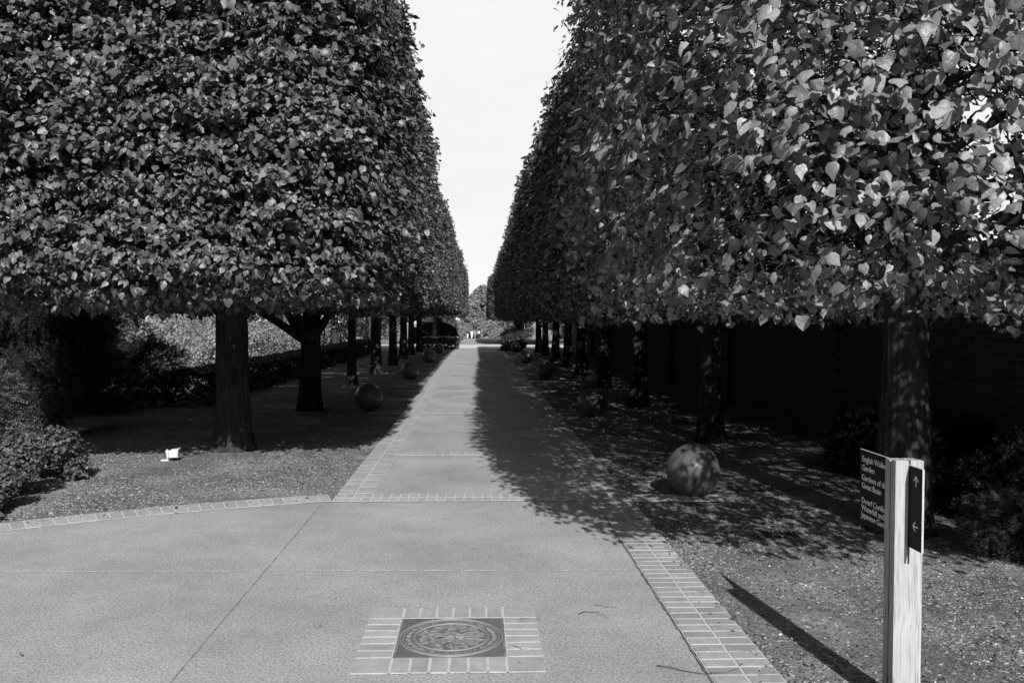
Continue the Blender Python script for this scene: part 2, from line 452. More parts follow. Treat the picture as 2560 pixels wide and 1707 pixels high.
# ------------------------------------------------------------------ leaves
HI = np.array([(0, 0, 0), (.27, -.07, -.05), (.46, .17, -.10), (.43, .47, -.10), (.22, .78, -.07), (0, 1.06, -.14),
               (-.22, .78, -.07), (-.43, .47, -.10), (-.46, .17, -.10), (-.27, -.07, -.05), (0, .40, .05)])
HI_F = np.array([(10, i, (i+1) % 10) for i in range(10)])
MID = np.array([(0, 0, .03), (.44, .12, -.10), (.37, .6, -.10), (0, 1.05, 0), (-.37, .6, -.10), (-.44, .12, -.10)])
MID_F = np.array([(0, 1, 2, 3), (0, 3, 4, 5)])
NEE = np.array([(0, 0, 0), (.17, .45, -.02), (0, 1, 0), (-.17, .45, -.02)])
NEE_F = np.array([(0, 1, 2, 3)])

def unit(v): return v/np.maximum(np.linalg.norm(v, axis=-1, keepdims=True), 1e-9)

def leaf_arrays(P, Nn, T, S, shape, faces, r, curl=1.0):
    n = len(P)
    Nn = unit(Nn); T = unit(T - Nn*np.sum(T*Nn, -1, keepdims=True)); B = np.cross(T, Nn)
    k = r.uniform(.3, 1.7, (n, 1))*curl*np.where(r.uniform(0, 1, (n, 1)) < .15, -1, 1)
    bend = r.normal(0, .22, (n, 1))*curl; asym = r.normal(0, .12, (n, 1))*curl
    wd = r.uniform(.82, 1.15, (n, 1))
    sx = shape[None, :, 0]*wd; sy = np.repeat(shape[None, :, 1], n, 0)
    sz = shape[None, :, 2]*k + bend*(sy**2) + asym*sx
    if shape.shape[0] > 8:
        sx = sx+r.normal(0, .035, sx.shape); sy = sy+r.normal(0, .03, sy.shape); sz = sz+r.normal(0, .025, sz.shape)
    V = P[:, None] + S[:, None, None]*(sx[..., None]*B[:, None]+sy[..., None]*T[:, None]+sz[..., None]*Nn[:, None])
    m = shape.shape[0]
    loops = (np.arange(n)[:, None, None]*m + faces[None]).reshape(-1)
    return V.reshape(-1, 3), loops, np.full(n*len(faces), faces.shape[1])

def crown_clusters(r, n, a, bf, bb, z0, z1, p, q, shell=.35, core=.03, tier=.6, bottom=.6, lump=.06, back=1.0, front=1.0, hole=0.0, flare=None, top=1.0):
    """points in the leafy shell of a clipped box-like crown; returns points and outward normals"""
    out = []; on = []; got = 0
    zc = (z0+z1)/2; hz = (z1-z0)/2
    ph = r.uniform(0, 6.28, 12)
    while got < n:
        m = 200000
        x = r.uniform(-a*1.06, a*1.06, m); y = r.uniform(-(max(flare[1]) if flare else bf)*1.06, bb*1.06, m); z = r.uniform(z0-.12, z1+.12, m)
        b = np.where(y < 0, bf, bb); pp = p
        if flare is not None:                      # front grows forward and squarer with height
            b = np.where(y < 0, np.interp(z, flare[0], flare[1]), bb); pp = np.interp(z, flare[0], flare[2])
        ux, uy, uz = np.abs(x)/a, np.abs(y)/b, np.abs(z-zc)/hz
        pl = ux**pp+uy**pp; F = pl**(q/pp)+uz**q; s = F**(1/q)
        L = (np.sin(2.1*x+ph[0]+1.3*z)+np.sin(2.7*y+ph[1]-1.1*z)+np.sin(3.1*z+ph[2]+.9*x)+np.sin(5.3*y+4.1*z+ph[3])*.7+np.sin(5.9*x-3.7*z+ph[4])*.7)/4.4
        s2 = s - lump*L*.8
        depth = (1-s2)*1.95
        gx = np.sign(x)*ux**(pp-1)/a*np.maximum(pl, 1e-6)**(q/pp-1); gy = np.sign(y)*uy**(pp-1)/b*np.maximum(pl, 1e-6)**(q/pp-1); gzz = np.sign(z-zc)*uz**(q-1)/hz
        g = unit(np.stack([gx, gy, gzz], 1))
        T = np.sin(z*2*np.pi/.36 + 1.6*np.sin(1.1*x+ph[5])+1.6*np.sin(1.3*y+ph[6])+1.1*np.sin(2.9*(x+y)+ph[7]))
        G = np.sin(3.3*x+ph[8]+2*np.sin(1.9*z))*np.sin(3.7*y+ph[9]+1.7*z)*np.sin(4.1*z+ph[10]+x)
        pr = np.where(depth < 0, 0, np.exp(-depth/shell)+core)
        pr *= np.clip(1-tier*.5+tier*.5*T, .05, 1)*np.clip(1+.9*G, .08, 1)
        pr *= np.where(g[:, 2] < -.6, bottom, 1.0)*np.where(g[:, 1] > .6, back, 1.0)*np.where(g[:, 1] < -.6, front, 1.0)
        pr *= np.where(g[:, 2] > .6, top, 1.0)
        if hole > 0:
            Hn = np.sin(4.3*x+ph[11]+1.5*np.sin(2.3*z+ph[3]))+np.sin(4.9*y+ph[10]+1.3*np.sin(2.1*x))+np.sin(4.6*z+ph[9]+1.2*np.sin(1.9*y))
            pr *= np.where(Hn > 3-6*hole**.75, np.where(g[:, 2] > .4, .04, .35), 1.0)
        k = (r.uniform(0, 1, m) < pr) & (s2 <= 1)
        out.append(np.stack([x, y, z], 1)[k]); on.append(g[k]); got += k.sum()
    idx = r.permutation(got)[:n]
    return np.concatenate(out)[idx], np.concatenate(on)[idx]

def crown_mesh(name, seed, n, per, size, shape='HI', spread=.085, up=.7, droop=.9, **kw):
    r = np.random.default_rng(seed)
    P, G = crown_clusters(r, n, **kw)
    idx = np.repeat(np.arange(n), per)
    tw = unit(G + r.normal(0, .5, (n, 3)) + np.array([0, 0, -.15]))
    cen = P[idx] + tw[idx]*r.uniform(-1.7, 1.1, (len(idx), 1))*spread + r.normal(0, spread*.55, (len(idx), 3))*np.array([1, 1, .6])
    Nn = G[idx]*.75 + np.array([0, 0, up]) + r.normal(0, .55, (len(idx), 3))
    T = np.array([0, 0, -droop]) + G[idx]*.45 + r.normal(0, .45, (len(idx), 3))
    S = size*r.uniform(.5, 1.3, len(idx))
    sh, fa = (HI, HI_F) if shape == 'HI' else (MID, MID_F)
    V, l, s = leaf_arrays(cen, Nn, T, S, sh, fa, r, 1.25)
    return np_mesh(name, V, l, s), P, G

def blob_mesh(name, seed, blobs, n, size, shape='MID', up=.4, droop=.5, shell=.25, curl=1.0, upw=True, flat=0):
    """leaves over a union of ellipsoids [(cx,cy,cz,rx,ry,rz)]"""
    r = np.random.default_rng(seed); B = np.array(blobs, float)
    area = (B[:, 3]*B[:, 4]*B[:, 5])**(2/3); pick = r.choice(len(B), n*2, p=area/area.sum())
    d = unit(r.normal(0, 1, (n*2, 3))); rad = 1-np.abs(r.exponential(shell, n*2)).clip(0, .9)
    lum = 1+.16*np.sin(5*d[:, 0]+pick*1.7)*np.sin(4*d[:, 1]+pick)+.06*np.sin(11*d[:, 2]+pick*2.1+7*d[:, 0])
    P = B[pick, :3]+d*B[pick, 3:]*(rad*lum)[:, None]
    G = unit(d/B[pick, 3:])
    keep = np.ones(len(P), bool)
    for k, b in enumerate(B):
        q = np.sum(((P-b[:3])/b[3:])**2, 1)
        keep &= ~((q < .55) & (pick != k))
    keep &= P[:, 2] > .02
    P = P[keep][:n]; G = G[keep][:n]; m = len(P)
    Nn = G*.7+np.array([0, 0, up])+r.normal(0, .45, (m, 3)); T = np.array([0, 0, -droop])+G*.6+r.normal(0, .5, (m, 3))
    S = size*r.uniform(.6, 1.3, m)
    if shape == 'NEE':
        T = G+np.array([0, 0, -.1])+r.normal(0, .55, (m, 3)); Nn = np.array([0, 0, 1.0])+r.normal(0, .5, (m, 3))
    sh, fa = {'HI': (HI, HI_F), 'MID': (MID, MID_F), 'NEE': (NEE, NEE_F)}[shape]
    V, l, s = leaf_arrays(P, Nn, T, S, sh, fa, r, curl)
    return np_mesh(name, V, l, s)

def spray_mesh(name, seed, blobs, n, length=.19, needle=.05, pairs=9):
    """conifer foliage: flat feathery sprays of needles"""
    r = np.random.default_rng(seed); B = np.array(blobs, float)
    area = (B[:, 3]*B[:, 4]*B[:, 5])**(2/3); pick = r.choice(len(B), n, p=area/area.sum())
    d = unit(r.normal(0, 1, (n, 3))); rad = 1-np.abs(r.exponential(.16, n)).clip(0, .8)
    lum = 1+.12*np.sin(6*d[:, 0]+pick*1.7)*np.sin(5*d[:, 1]+pick)
    P = B[pick, :3]+d*B[pick, 3:]*(rad*lum)[:, None]; G = unit(d/B[pick, 3:])
    k = P[:, 2] > .03; P, G = P[k], G[k]; n = len(P)
    A = unit(G+np.array([0, 0, -.12])+r.normal(0, .45, (n, 3)))            # axis of the spray
    U = unit(np.array([0, 0, 1.0])+G*.3+r.normal(0, .3, (n, 3))); U = unit(U-A*np.sum(A*U, -1, keepdims=True)); Sd = np.cross(A, U)
    Ls = length*r.uniform(.6, 1.3, n)
    t = np.linspace(.05, 1, pairs); sd = np.array([-1, 1])
    tt, ss = [q.ravel() for q in np.meshgrid(t, sd)]
    m = len(tt)
    base = P[:, None]+A[:, None]*(tt*1)[None, :, None]*Ls[:, None, None]+np.array([0, 0, -1])*(tt**2)[None, :, None]*Ls[:, None, None]*.18
    T = A[:, None]*.75+Sd[:, None]*(ss)[None, :, None]+r.normal(0, .15, (n, m, 3))
    Nn = np.repeat(U[:, None], m, 1)+r.normal(0, .2, (n, m, 3))
    S = needle*(1-.55*tt)[None]*r.uniform(.8, 1.2, (n, m))
    V, l, s = leaf_arrays(base.reshape(-1, 3), Nn.reshape(-1, 3), T.reshape(-1, 3), S.reshape(-1), NEE, NEE_F, r, .5)
    return np_mesh(name, V, l, s)

# fallen leaves on the mulch and along the paving edges
r = np.random.default_rng(77)
P2 = np.concatenate([both(r, 260), reg_edge(r, 46), np.stack([r.uniform(-3, 1.1, 2), r.uniform(3.8, 8, 2)], 1)]); n = len(P2)
P3 = np.concatenate([P2, np.where(P2[:, :1] > XR1, -.008, .010)], 1)
V, l, s = leaf_arrays(P3, r.normal(0, .35, (n, 3))+[0, 0, 1], r.normal(0, 1, (n, 3))*[1, 1, .15], r.uniform(.016, .038, n), HI, HI_F, r, 2.2)
fl_ = link('fallen_leaves', np_mesh('fallen_leaves', V, l, s), M['chips']); fl_['kind'] = 'stuff'
tag(fl_, 'scattered curled fallen leaves on the mulch and paving edges', 'leaves')

# ------------------------------------------------------------------ trunks and limbs
def trunk_mesh(name, r0, h, seed, lean=(0, 0), top=.35):
    rr = random.Random(seed); nz, ns = 60, 72
    ph = [rr.uniform(0, 6.28) for _ in range(8)]
    V = []; F = []
    for i in range(nz+1):
        z = h*(i/nz)**1.25
        tp = 1-(1-top)*(z/h)
        for k in range(ns):
            t = 2*math.pi*k/ns
            fl = .42*math.exp(-z/.16)*(.55+.45*math.sin(3*t+ph[0])+.25*math.sin(5*t+ph[1])) + .12*math.exp(-z/.5)
            rid = .030*math.sin(19*t+ph[2]+1.4*math.sin(2.1*z+ph[3]))+.022*math.sin(31*t+ph[4]+1.8*math.sin(3.3*z+ph[5]))+.03*math.sin(2*t+ph[6]+z)
            rid += .02*math.sin(7*z+ph[7]+3*t)*.5
            rad = r0*(tp+fl)*(1+rid)
            V.append((rad*math.cos(t)+lean[0]*z, rad*math.sin(t)+lean[1]*z, z-.06))
    for i in range(nz):
        for k in range(ns): F.append((i*ns+k, i*ns+(k+1) % ns, (i+1)*ns+(k+1) % ns, (i+1)*ns+k))
    F.append(tuple(nz*ns+k for k in range(ns)))
    m = bpy.data.meshes.new(name); m.from_pydata(V, [], F); m.update()
    m.polygons.foreach_set('use_smooth', [True]*len(m.polygons))
    return m

def limbs_mesh(name, seed, a, b, z0, z1, n=16, r0=.05, twigs=None, low=1.7):
    rr = random.Random(seed); mb = MB()
    for i in range(n):
        az = i*2.39996+rr.uniform(-.3, .3); z = low+(z1-1.3-low)*(i/n)**.9+rr.uniform(-.1, .1)
        reach = (a if abs(math.cos(az)) > .6 else b)*rr.uniform(.72, .95)
        el = rr.uniform(.25, .8); rad0 = r0*rr.uniform(.7, 1.25)*(1-.45*i/n)
        p = Vector((0, 0, z)); d = Vector((math.cos(az)*math.cos(el), math.sin(az)*math.cos(el), math.sin(el)))
        pts = [p.copy()]; rads = [rad0]; sg = 8
        for k in range(sg):
            d = (d+Vector((rr.uniform(-.16, .16), rr.uniform(-.16, .16), rr.uniform(-.18, .08)))).normalized()
            p = p+d*reach/sg*1.08; p.z = min(p.z, z1-.15)
            pts.append(p.copy()); rads.append(rad0*(1-.85*(k+1)/sg))
        mb.tube(pts, rads, 7)
        for k in range(2, sg):
            for s in (0, 1):
                d2 = (d+Vector((rr.uniform(-1, 1), rr.uniform(-1, 1), rr.uniform(-.7, .8)))).normalized()
                q = pts[k].copy(); pp = [q.copy()]; ra = [rads[k]*.6]
                for u in range(5):
                    d2 = (d2+Vector((rr.uniform(-.25, .25), rr.uniform(-.25, .25), rr.uniform(-.25, .2)))).normalized()
                    q = q+d2*.17; q.z = min(q.z, z1-.1); pp.append(q.copy()); ra.append(rads[k]*.6*(1-.8*(u+1)/5))
                mb.tube(pp, ra, 5)
    if twigs is not None:
        P, G = twigs
        for p, g in zip(P, G):
            p = Vector(p); c = Vector((0, 0, p.z+.25)); d = (c-p).normalized()
            q = p - Vector(g)*.05
            pts = [q]
            for u in range(4):
                dd = (d+Vector((rr.uniform(-.5, .5), rr.uniform(-.5, .5), rr.uniform(-.3, .5)))).normalized()
                pts.append(pts[-1]+dd*rr.uniform(.08, .15))
            mb.tube(pts[::-1], [.005, .004, .0035, .0028, .0016], 4)
    return mb.mesh(name, True)

# generic crowns shared by the rows ------------------------------------------------
GA = dict(a=2.32, bf=2.75, bb=2.75, z0=1.78, z1=4.95, p=10, q=10, shell=.24, core=.02, bottom=.35, lump=.05, back=.10, front=.10, hole=.30)
GC = dict(GA, back=1.0, front=1.0, hole=0.0)
cmA, _, _ = crown_mesh('crown_leaves', 101, 7000, 7, .078, 'MID', spread=.07, **GA)
cmB, _, _ = crown_mesh('crown_leaves', 102, 7000, 7, .078, 'MID', spread=.07, **GA)
cmC, _, _ = crown_mesh('crown_leaves', 103, 7000, 7, .10, 'MID', **GC); cmC.materials.append(M['leaf_far'])
cmA.materials.append(M['leaf_far']); cmB.materials.append(M['leaf_far'])
brA = limbs_mesh('branches', 5, 2.0, 2.3, 1.7, 4.85, 14); brB = limbs_mesh('branches', 6, 2.0, 2.3, 1.7, 4.85, 15)
trA = trunk_mesh('trunk', .175, 4.2, 21, (.01, .005)); trB = trunk_mesh('trunk', .19, 4.2, 22, (-.012, .008)); trC = trunk_mesh('trunk', .135, 4.0, 23)
for m in (brA, brB): m.materials.append(M['bark'])
for m in (trA, trB, trC): m.materials.append(M['bark'])

GRP = 'clipped trees lining the avenue'
def tree(x, y, label, cm, br, tr, rz=0.0, sc=(1, 1, 1), name='linden_tree'):
    t = empty(name, (x, y, gz(y)+.0), label, 'tree', GRP, 0)
    for nm, me in (('trunk', tr), ('branches', br), ('crown', cm)):
        o = link(nm, me, None, t); o.rotation_euler = (0, 0, rz); o.scale = sc
    return t

# first tree on the left: dense, sunlit front
DL = dict(a=2.30, bf=3.42, bb=2.7, z0=1.92, z1=5.72, p=6, q=14, shell=.24, core=.04, bottom=.8, tier=.75, lump=.08, back=.2)
m, P, G = crown_mesh('crown_leaves', 201, 20500, 7, .068, 'HI', **DL); m.materials.append(M['leaf'])
b = limbs_mesh('branches', 31, 2.2, 2.6, 1.7, 5.8, 18, .06); b.materials.append(M['bark'])
t = trunk_mesh('trunk', .222, 4.8, 41, (-.012, .0), .68); t.materials.append(M['bark'])
tree(-3.20, 11.5, 'dense clipped tree in full sun, its thick trunk standing beside the white floodlight', m, b, t)
# second on the left: forked trunk
DL2 = dict(a=2.24, bf=2.75, bb=2.75, z0=1.88, z1=5.7, p=8, q=8, shell=.26, core=.03, bottom=.4, tier=.7, front=.15, back=.1, hole=.25)
m, P, G = crown_mesh('crown_leaves', 202, 11500, 7, .072, 'HI', **DL2); m.materials.append(M['leaf'])
mbx = MB()
rr = random.Random(3)
for sx, sy, el in ((-1, -.3, .75), (-.8, .8, .6), (.75, -.5, 1.0), (.3, .9, .9), (-.4, -1, .8)):
    p = Vector((0, 0, 1.25)); d = Vector((sx, sy, el)).normalized(); pts = [p.copy()]; ra = [.095]
    for k in range(8):
        d = (d+Vector((rr.uniform(-.15, .15), rr.uniform(-.15, .15), rr.uniform(-.05, .2)))).normalized(); p = p+d*.3; pts.append(p.copy()); ra.append(.095*(1-.1*(k+1)))
    mbx.tube(pts, ra, 12)
b = limbs_mesh('branches', 32, 2.0, 2.3, 1.7, 5.7, 12, .05)
bm = bmesh.new(); bm.from_mesh(b); tmp = mbx.mesh('tmp', True); bm.from_mesh(tmp); bm.to_mesh(b); bm.free(); bpy.data.meshes.remove(tmp)
b.materials.append(M['bark'])
t = trunk_mesh('trunk', .205, 4.2, 42, (.012, .0), .45); t.materials.append(M['bark'])
tree(-3.17, 16.55, 'clipped tree left of the path whose trunk forks into limbs below the crown', m, b, t)

ordn = ['first', 'second', 'third', 'fourth', 'fifth', 'sixth', 'seventh', 'eighth', 'ninth', 'tenth', 'eleventh', 'twelfth', 'thirteenth']
Ly = [22.9, 27.8, 32.8, 37.6, 42.3, 46.6]
for i, y in enumerate(Ly):
    v = i % 2
    lab = 'clipped tree left of the path with a slim pale-flecked trunk' if i == 0 else \
          'clipped tree with a dark trunk, %s from the forecourt left of the path' % ordn[i+2]
    tree((-3.30 if i == 0 else -3.2+random.uniform(-.08, .08)), y, lab, (cmA, cmB)[v], (brA, brB)[v], trC if i == 0 else (trA, trB)[v], math.pi*((i//2) % 2), (.955, 1, 1.13))
for i, y in enumerate([61.5, 66.5, 71.5]):
    tree(-3.08, y, 'clipped tree left of the avenue, %s beyond the cross path' % ordn[i], (cmC, cmA)[min(i, 1)], (brA, brB)[i % 2], (trA, trB)[i % 2], math.pi*(i % 2), (.955, 1, 1.13))

# first tree on the right: close to the camera, open, large leaves
DR = dict(a=2.58, bf=3.62, bb=2.7, z0=1.81, z1=5.02, p=5.5, q=16, shell=.15, core=.02, bottom=.5, tier=.6, lump=.09, back=.15, hole=.07, top=2.4, flare=([1.7, 2.3, 4.9], [3.72, 3.66, 3.45], [5.5, 5.5, 6.0]))
m, P, G = crown_mesh('crown_leaves', 203, 9600, 6, .058, 'HI', spread=.10, up=.5, **DR); m.materials.append(M['leaf_near'])
b = limbs_mesh('branches', 33, 2.3, 3.0, 1.7, 4.8, 24, .06, low=2.05, twigs=(P[::2], G[::2])); b.materials.append(M['bark'])
t = trunk_mesh('trunk', .205, 4.3, 43, (.006, .0), .55); t.materials.append(M['bark'])
tree(3.48, 6.95, 'open-crowned tree with large leaves and a thick ridged trunk behind the wooden signpost', m, b, t)
DR2 = dict(a=2.36, bf=2.8, bb=2.75, z0=1.80, z1=5.0, p=8, q=14, shell=.26, core=.03, bottom=.35, tier=.55, front=.15, back=.1, hole=.20)
m, P, G = crown_mesh('crown_leaves', 204, 9000, 7, .074, 'HI', **DR2); m.materials.append(M['leaf'])
b = limbs_mesh('branches', 34, 2.0, 2.3, 1.7, 4.8, 16, .05); b.materials.append(M['bark'])
t = trunk_mesh('trunk', .17, 4.2, 44, (.0, .0), .5); t.materials.append(M['bark'])
tree(3.30, 12.2, 'clipped tree with a dark trunk just behind the nearest stone ball', m, b, t)
Ry = [17.3, 21.9, 27.0, 32.0, 36.9, 41.8, 46.3]
for i, y in enumerate(Ry):
    v = (i+1) % 2
    tree(3.27+random.uniform(-.07, .07), y, 'clipped tree with a sun-flecked trunk, %s from the signpost right of the path' % ordn[i+2], (cmA, cmB)[v], (brA, brB)[v], (trA, trB)[v], math.pi*((i//2+1) % 2), (1.0, 1, 1.0))
for i, y in enumerate([61.0, 66.0, 71.0]):
    tree(3.12, y, 'clipped tree right of the avenue, %s beyond the cross path' % ordn[i], (cmC, cmA)[min(i, 1)], (brA, brB)[i % 2], (trA, trB)[i % 2], math.pi*((i+1) % 2), (1, 1, 1.0))

# ------------------------------------------------------------------ stone balls
def ball_mesh():
    bm = bmesh.new(); bmesh.ops.create_uvsphere(bm, u_segments=64, v_segments=40, radius=.262)
    for f in bm.faces: f.smooth = True
    me = bpy.data.meshes.new('stone_ball'); bm.to_mesh(me); bm.free(); return me
bmsh = ball_mesh(); bmsh.materials.append(M['stone'])
balls = [(2.12, 8.42, 'largest-looking stone ball, nearest on the right of the path, dappled with sun'),
         (2.06, 15.5, 'second stone ball on the right of the path, with a streak of sun across it'),
         (1.98, 25.2, 'third stone ball on the right of the path, beside the foot of the sunlit trunks'),
         (1.95, 34.5, 'fourth stone ball on the right of the path, half lit by the sun'),
         (2.05, 46.9, 'farthest stone ball on the right, dim among dark shrubs'),
         (-2.05, 16.4, 'nearest stone ball on the left, dark in the shade beside the slim trunk'),
         (-1.95, 25.1, 'second stone ball on the left, darkest, in deep shade'),
         (-1.96, 34.6, 'third stone ball on the left, in shade near the path edge'),
         (-2.02, 45.0, 'farthest stone ball on the left, in front of the low clipped hedge')]
for i, (x, y, lab) in enumerate(balls):
    o = link('stone_ball', bmsh); o.location = (x, y, .235); o.rotation_euler = (.3*i, .5*i, 1.1*i)
    tag(o, lab, 'stone ball', 'stone balls along the avenue')

# ------------------------------------------------------------------ signpost
PX, PY, PH = 1.885, 3.70, 1.115
sp = empty('signpost', (PX, PY, -.02), 'pale timber signpost of two slotted boards holding a dark directional panel with white lettering', 'signpost')
BW, td, gp, gy, SZ = .126, .042, .0085, .014, .66          # board width, thickness, saw slot, gap between boards, slot foot
for i in (0, 1):
    mb = MB(); hw = BW/2; hg2 = gp/2; ch = .003; hh = PH-.003*i
    prof = [(-hw, 0), (hw, 0), (hw, hh-ch), (hw-ch, hh), (hg2, hh), (hg2, SZ), (-hg2, SZ), (-hg2, hh), (-hw+ch, hh), (-hw, hh-ch)]
    n = len(prof)
    f = [(x, -td/2, z) for x, z in prof]; bk_ = [(x, td/2, z) for x, z in prof]
    # caps split so that every face stays convex
    caps = [(0, 1, 5, 6), (1, 2, 3, 4, 5), (0, 6, 7, 8, 9)]
    mb.add(f+bk_, [c for c in caps]+[tuple(n+k for k in c[::-1]) for c in caps]+[((k+1) % n, k, n+k, n+(k+1) % n) for k in range(n)])
    o = mb.build('board', M['wood'], sp); o.location = (0, td/2+i*(td+gy), 0)
    bv = o.modifiers.new('b', 'BEVEL'); bv.width = .0022; bv.segments = 2; bv.limit_method = 'ANGLE'; bv.angle_limit = R(40)
for x0 in (-BW/2+.006, BW/2-.034):                         # spacer blocks between the boards
    mb = MB(); mb.box(x0, x0+.028, td+.0005, td+gy-.0005, PH-.07, PH-.032)
    mb.build('spacer', M['wood'], sp)
pz0, pz1, py0, py1 = .74, 1.095, -.115, .485
mb = MB(); mb.box(-.0035, .0035, py0, py1, pz0, pz1)
panel = mb.build('sign_panel', M['signdark'], sp)
mb = MB(); mb.box(-.0042, .0042, py0-.002, py0, pz0, pz1); mb.box(-.0042, .0042, py0-.002, py1, pz1, pz1+.0015)
mb.build('panel_edge', M['edge'], panel)
def text_mesh(name, lines, size, sx):
    bmx = bmesh.new()
    for txt, x, z in lines:
        cu = bpy.data.curves.new('txt', 'FONT'); cu.body = txt; cu.size = size; cu.extrude = .0006; cu.space_character = .96
        ob = bpy.data.objects.new('txt', cu); C.objects.link(ob)
        bpy.context.view_layer.update()
        dg = bpy.context.evaluated_depsgraph_get(); me = bpy.data.meshes.new_from_object(ob.evaluated_get(dg))
        for v in me.vertices: v.co = Vector((v.co.x*sx+x, v.co.y+z, v.co.z))
        bmx.from_mesh(me); bpy.data.meshes.remove(me); bpy.data.objects.remove(ob); bpy.data.curves.remove(cu)
    me = bpy.data.meshes.new(name); bmx.to_mesh(me); bmx.free(); return me
H = pz1-pz0
lines = [('English Walled', .155), ('Garden', .275), ('Gardens of the', .41), ('Great Basin', .52), ('Dwarf Conifer', .725), ('Waterfall and', .825), ('Japanese Garden', .925)]
# text x axis -> -Y from the rear end of the panel, text y -> Z, text normal -> -X
for t_, f_ in lines:
    lt = link('lettering', text_mesh('lettering', [(t_, .024, pz1-f_*H)], .040, 1.14), M['ink'], panel)
    lt.matrix_local = Matrix(((0, 0, -1, -.0042), (-1, 0, 0, py1), (0, 1, 0, 0), (0, 0, 0, 1)))
def arrow(dirn, cy, cz, L, w=.0048):
    mb = MB()
    def bar(p0, p1):
        d = Vector(p1)-Vector(p0); n_ = Vector((-d.y, d.x)).normalized()*w/2
        q = [(p0[0]+n_.x, p0[1]+n_.y), (p1[0]+n_.x, p1[1]+n_.y), (p1[0]-n_.x, p1[1]-n_.y), (p0[0]-n_.x, p0[1]-n_.y)]
        mb.add([(-.0042, cy-u, cz+v) for u, v in q]+[(-.0036, cy-u, cz+v) for u, v in q], [(0, 1, 2, 3), (0, 4, 5, 1), (1, 5, 6, 2), (2, 6, 7, 3), (3, 7, 4, 0)])
    if dirn == 'up':
        bar((0, -L/2), (0, L/2)); bar((0, L/2), (-.020, L/2-.022)); bar((0, L/2), (.020, L/2-.022))
    else:
        bar((L/2, 0), (-L/2, 0)); bar((-L/2, 0), (-L/2+.022, .020)); bar((-L/2, 0), (-L/2+.022, -.020))
    return mb
arrow('up', -.062, 1.035, .044).build('arrow', M['ink'], panel)
arrow('left', -.062, .84, .044).build('arrow', M['ink'], panel)

# ------------------------------------------------------------------ bronze plaque in its paver frame
FX, FY = -.136, 4.61
pq = empty('ground_plaque', (FX, FY, 0), 'square bronze plaque with a round leaf relief set flush in a frame of pale bricks', 'plaque')
S0, S1 = .286, .478
bk = MB(); mt2 = MB()
def frame():
    global bk
    k = 6; w = 2*S0/k
    for i in range(k):
        brick(-S0+i*w, -S0+(i+1)*w, S0, S1, .004); brick(-S0+i*w, -S0+(i+1)*w, -S1, -S0, .004)
        brick(-S1, -S0, -S0+i*w, -S0+(i+1)*w, .004); brick(S0, S1, -S0+i*w, -S0+(i+1)*w, .004)
    for sx in (-1, 1):
        for sy in (-1, 1):
            brick(min(sx*S0, sx*S1), max(sx*S0, sx*S1), min(sy*S0, sy*S1), max(sy*S0, sy*S1), .004)
frame()
bk.build('paver_frame', M['brick_pale'], pq)
mb = MB()
S2 = S1-.006
for q in (((-S2, -S2), (S2, -S0)), ((-S2, S0), (S2, S2)), ((-S2, -S0), (-S0, S0)), ((S0, -S0), (S2, S0))):
    (x0, y0), (x1, y1) = q; mb.poly([(x0, y0, .0075), (x1, y0, .0075), (x1, y1, .0075), (x0, y1, .0075)])
mb.build('mortar', M['mortar'], pq)
mb = MB(); mb.box(-S0+.012, S0-.012, -S0+.01, S0-.01, .001, .008, ch=.0015)
plate = mb.build('plate', M['bronze'], pq)
mb = MB(); mb.poly([(-S0, -S0, .0035), (S0, -S0, .0035), (S0, S0, .0035), (-S0, S0, .0035)])
mb.build('plate_gap', M['joint'], pq)
def circ(r, n=96): return [(r*math.cos(2*math.pi*i/n), r*math.sin(2*math.pi*i/n)) for i in range(n+1)]
mb = MB()
for rad, h in ((.272, .0035), (.256, .0022), (.2, .003), (.192, .002)):
    mb.tube([(x, y, .0085) for x, y in circ(rad)], h, 6, False)
mb.build('ring', M['bronze_relief'], plate, True)
rr = random.Random(12)
mb = MB()                                     # worn, unreadable raised strokes of the circular inscription
for i in range(170):
    a = 2*math.pi*i/170
    if i % 17 in (0, 9) or rr.random() < .12: continue
    for q in range(rr.choice((1, 2, 2))):
        r0 = .214+rr.uniform(0, .012); r1 = r0+rr.uniform(.010, .022); sk = rr.uniform(-.03, .03)
        mb.tube([(r0*math.cos(a), r0*math.sin(a), .0085), (r1*math.cos(a+sk), r1*math.sin(a+sk), .0085)], .0017, 4)
mb.build('inscription', M['bronze_relief'], plate)
mb = MB(); cents = []
tries = 0
while len(cents) < 40 and tries < 4000:
    tries += 1
    x, y = rr.uniform(-.18, .18), rr.uniform(-.18, .18)
    if math.hypot(x, y) < .168 and all(math.hypot(x-u, y-v) > .043 for u, v in cents): cents.append((x, y))
for x, y in cents:
    a = math.atan2(y, x)*.5+rr.uniform(-.9, .9); L = rr.uniform(.05, .072); W = L*.33
    ca, sa = math.cos(a), math.sin(a)
    def tp(u, v, z=.0088): return (x+u*ca-v*sa, y+u*sa+v*ca, z)
    out = []
    for i in range(17):
        t = i/16; u = -L/2+L*t; v = W*math.sin(math.pi*t**.8)*(1+.12*math.sin(t*26)); out.append((u, v))
    mb.tube([tp(u, v) for u, v in out], .0016, 4); mb.tube([tp(u, -v) for u, v in out], .0016, 4)
    mb.tube([tp(-L*.62, 0), tp(L/2, 0)], .0014, 4)
    for t in (.25, .42, .58, .74):
        u = -L/2+L*t; v = W*math.sin(math.pi*t**.8)*.9
        mb.tube([tp(u, 0), tp(u+.008, v)], .0009, 4); mb.tube([tp(u, 0), tp(u+.008, -v)], .0009, 4)
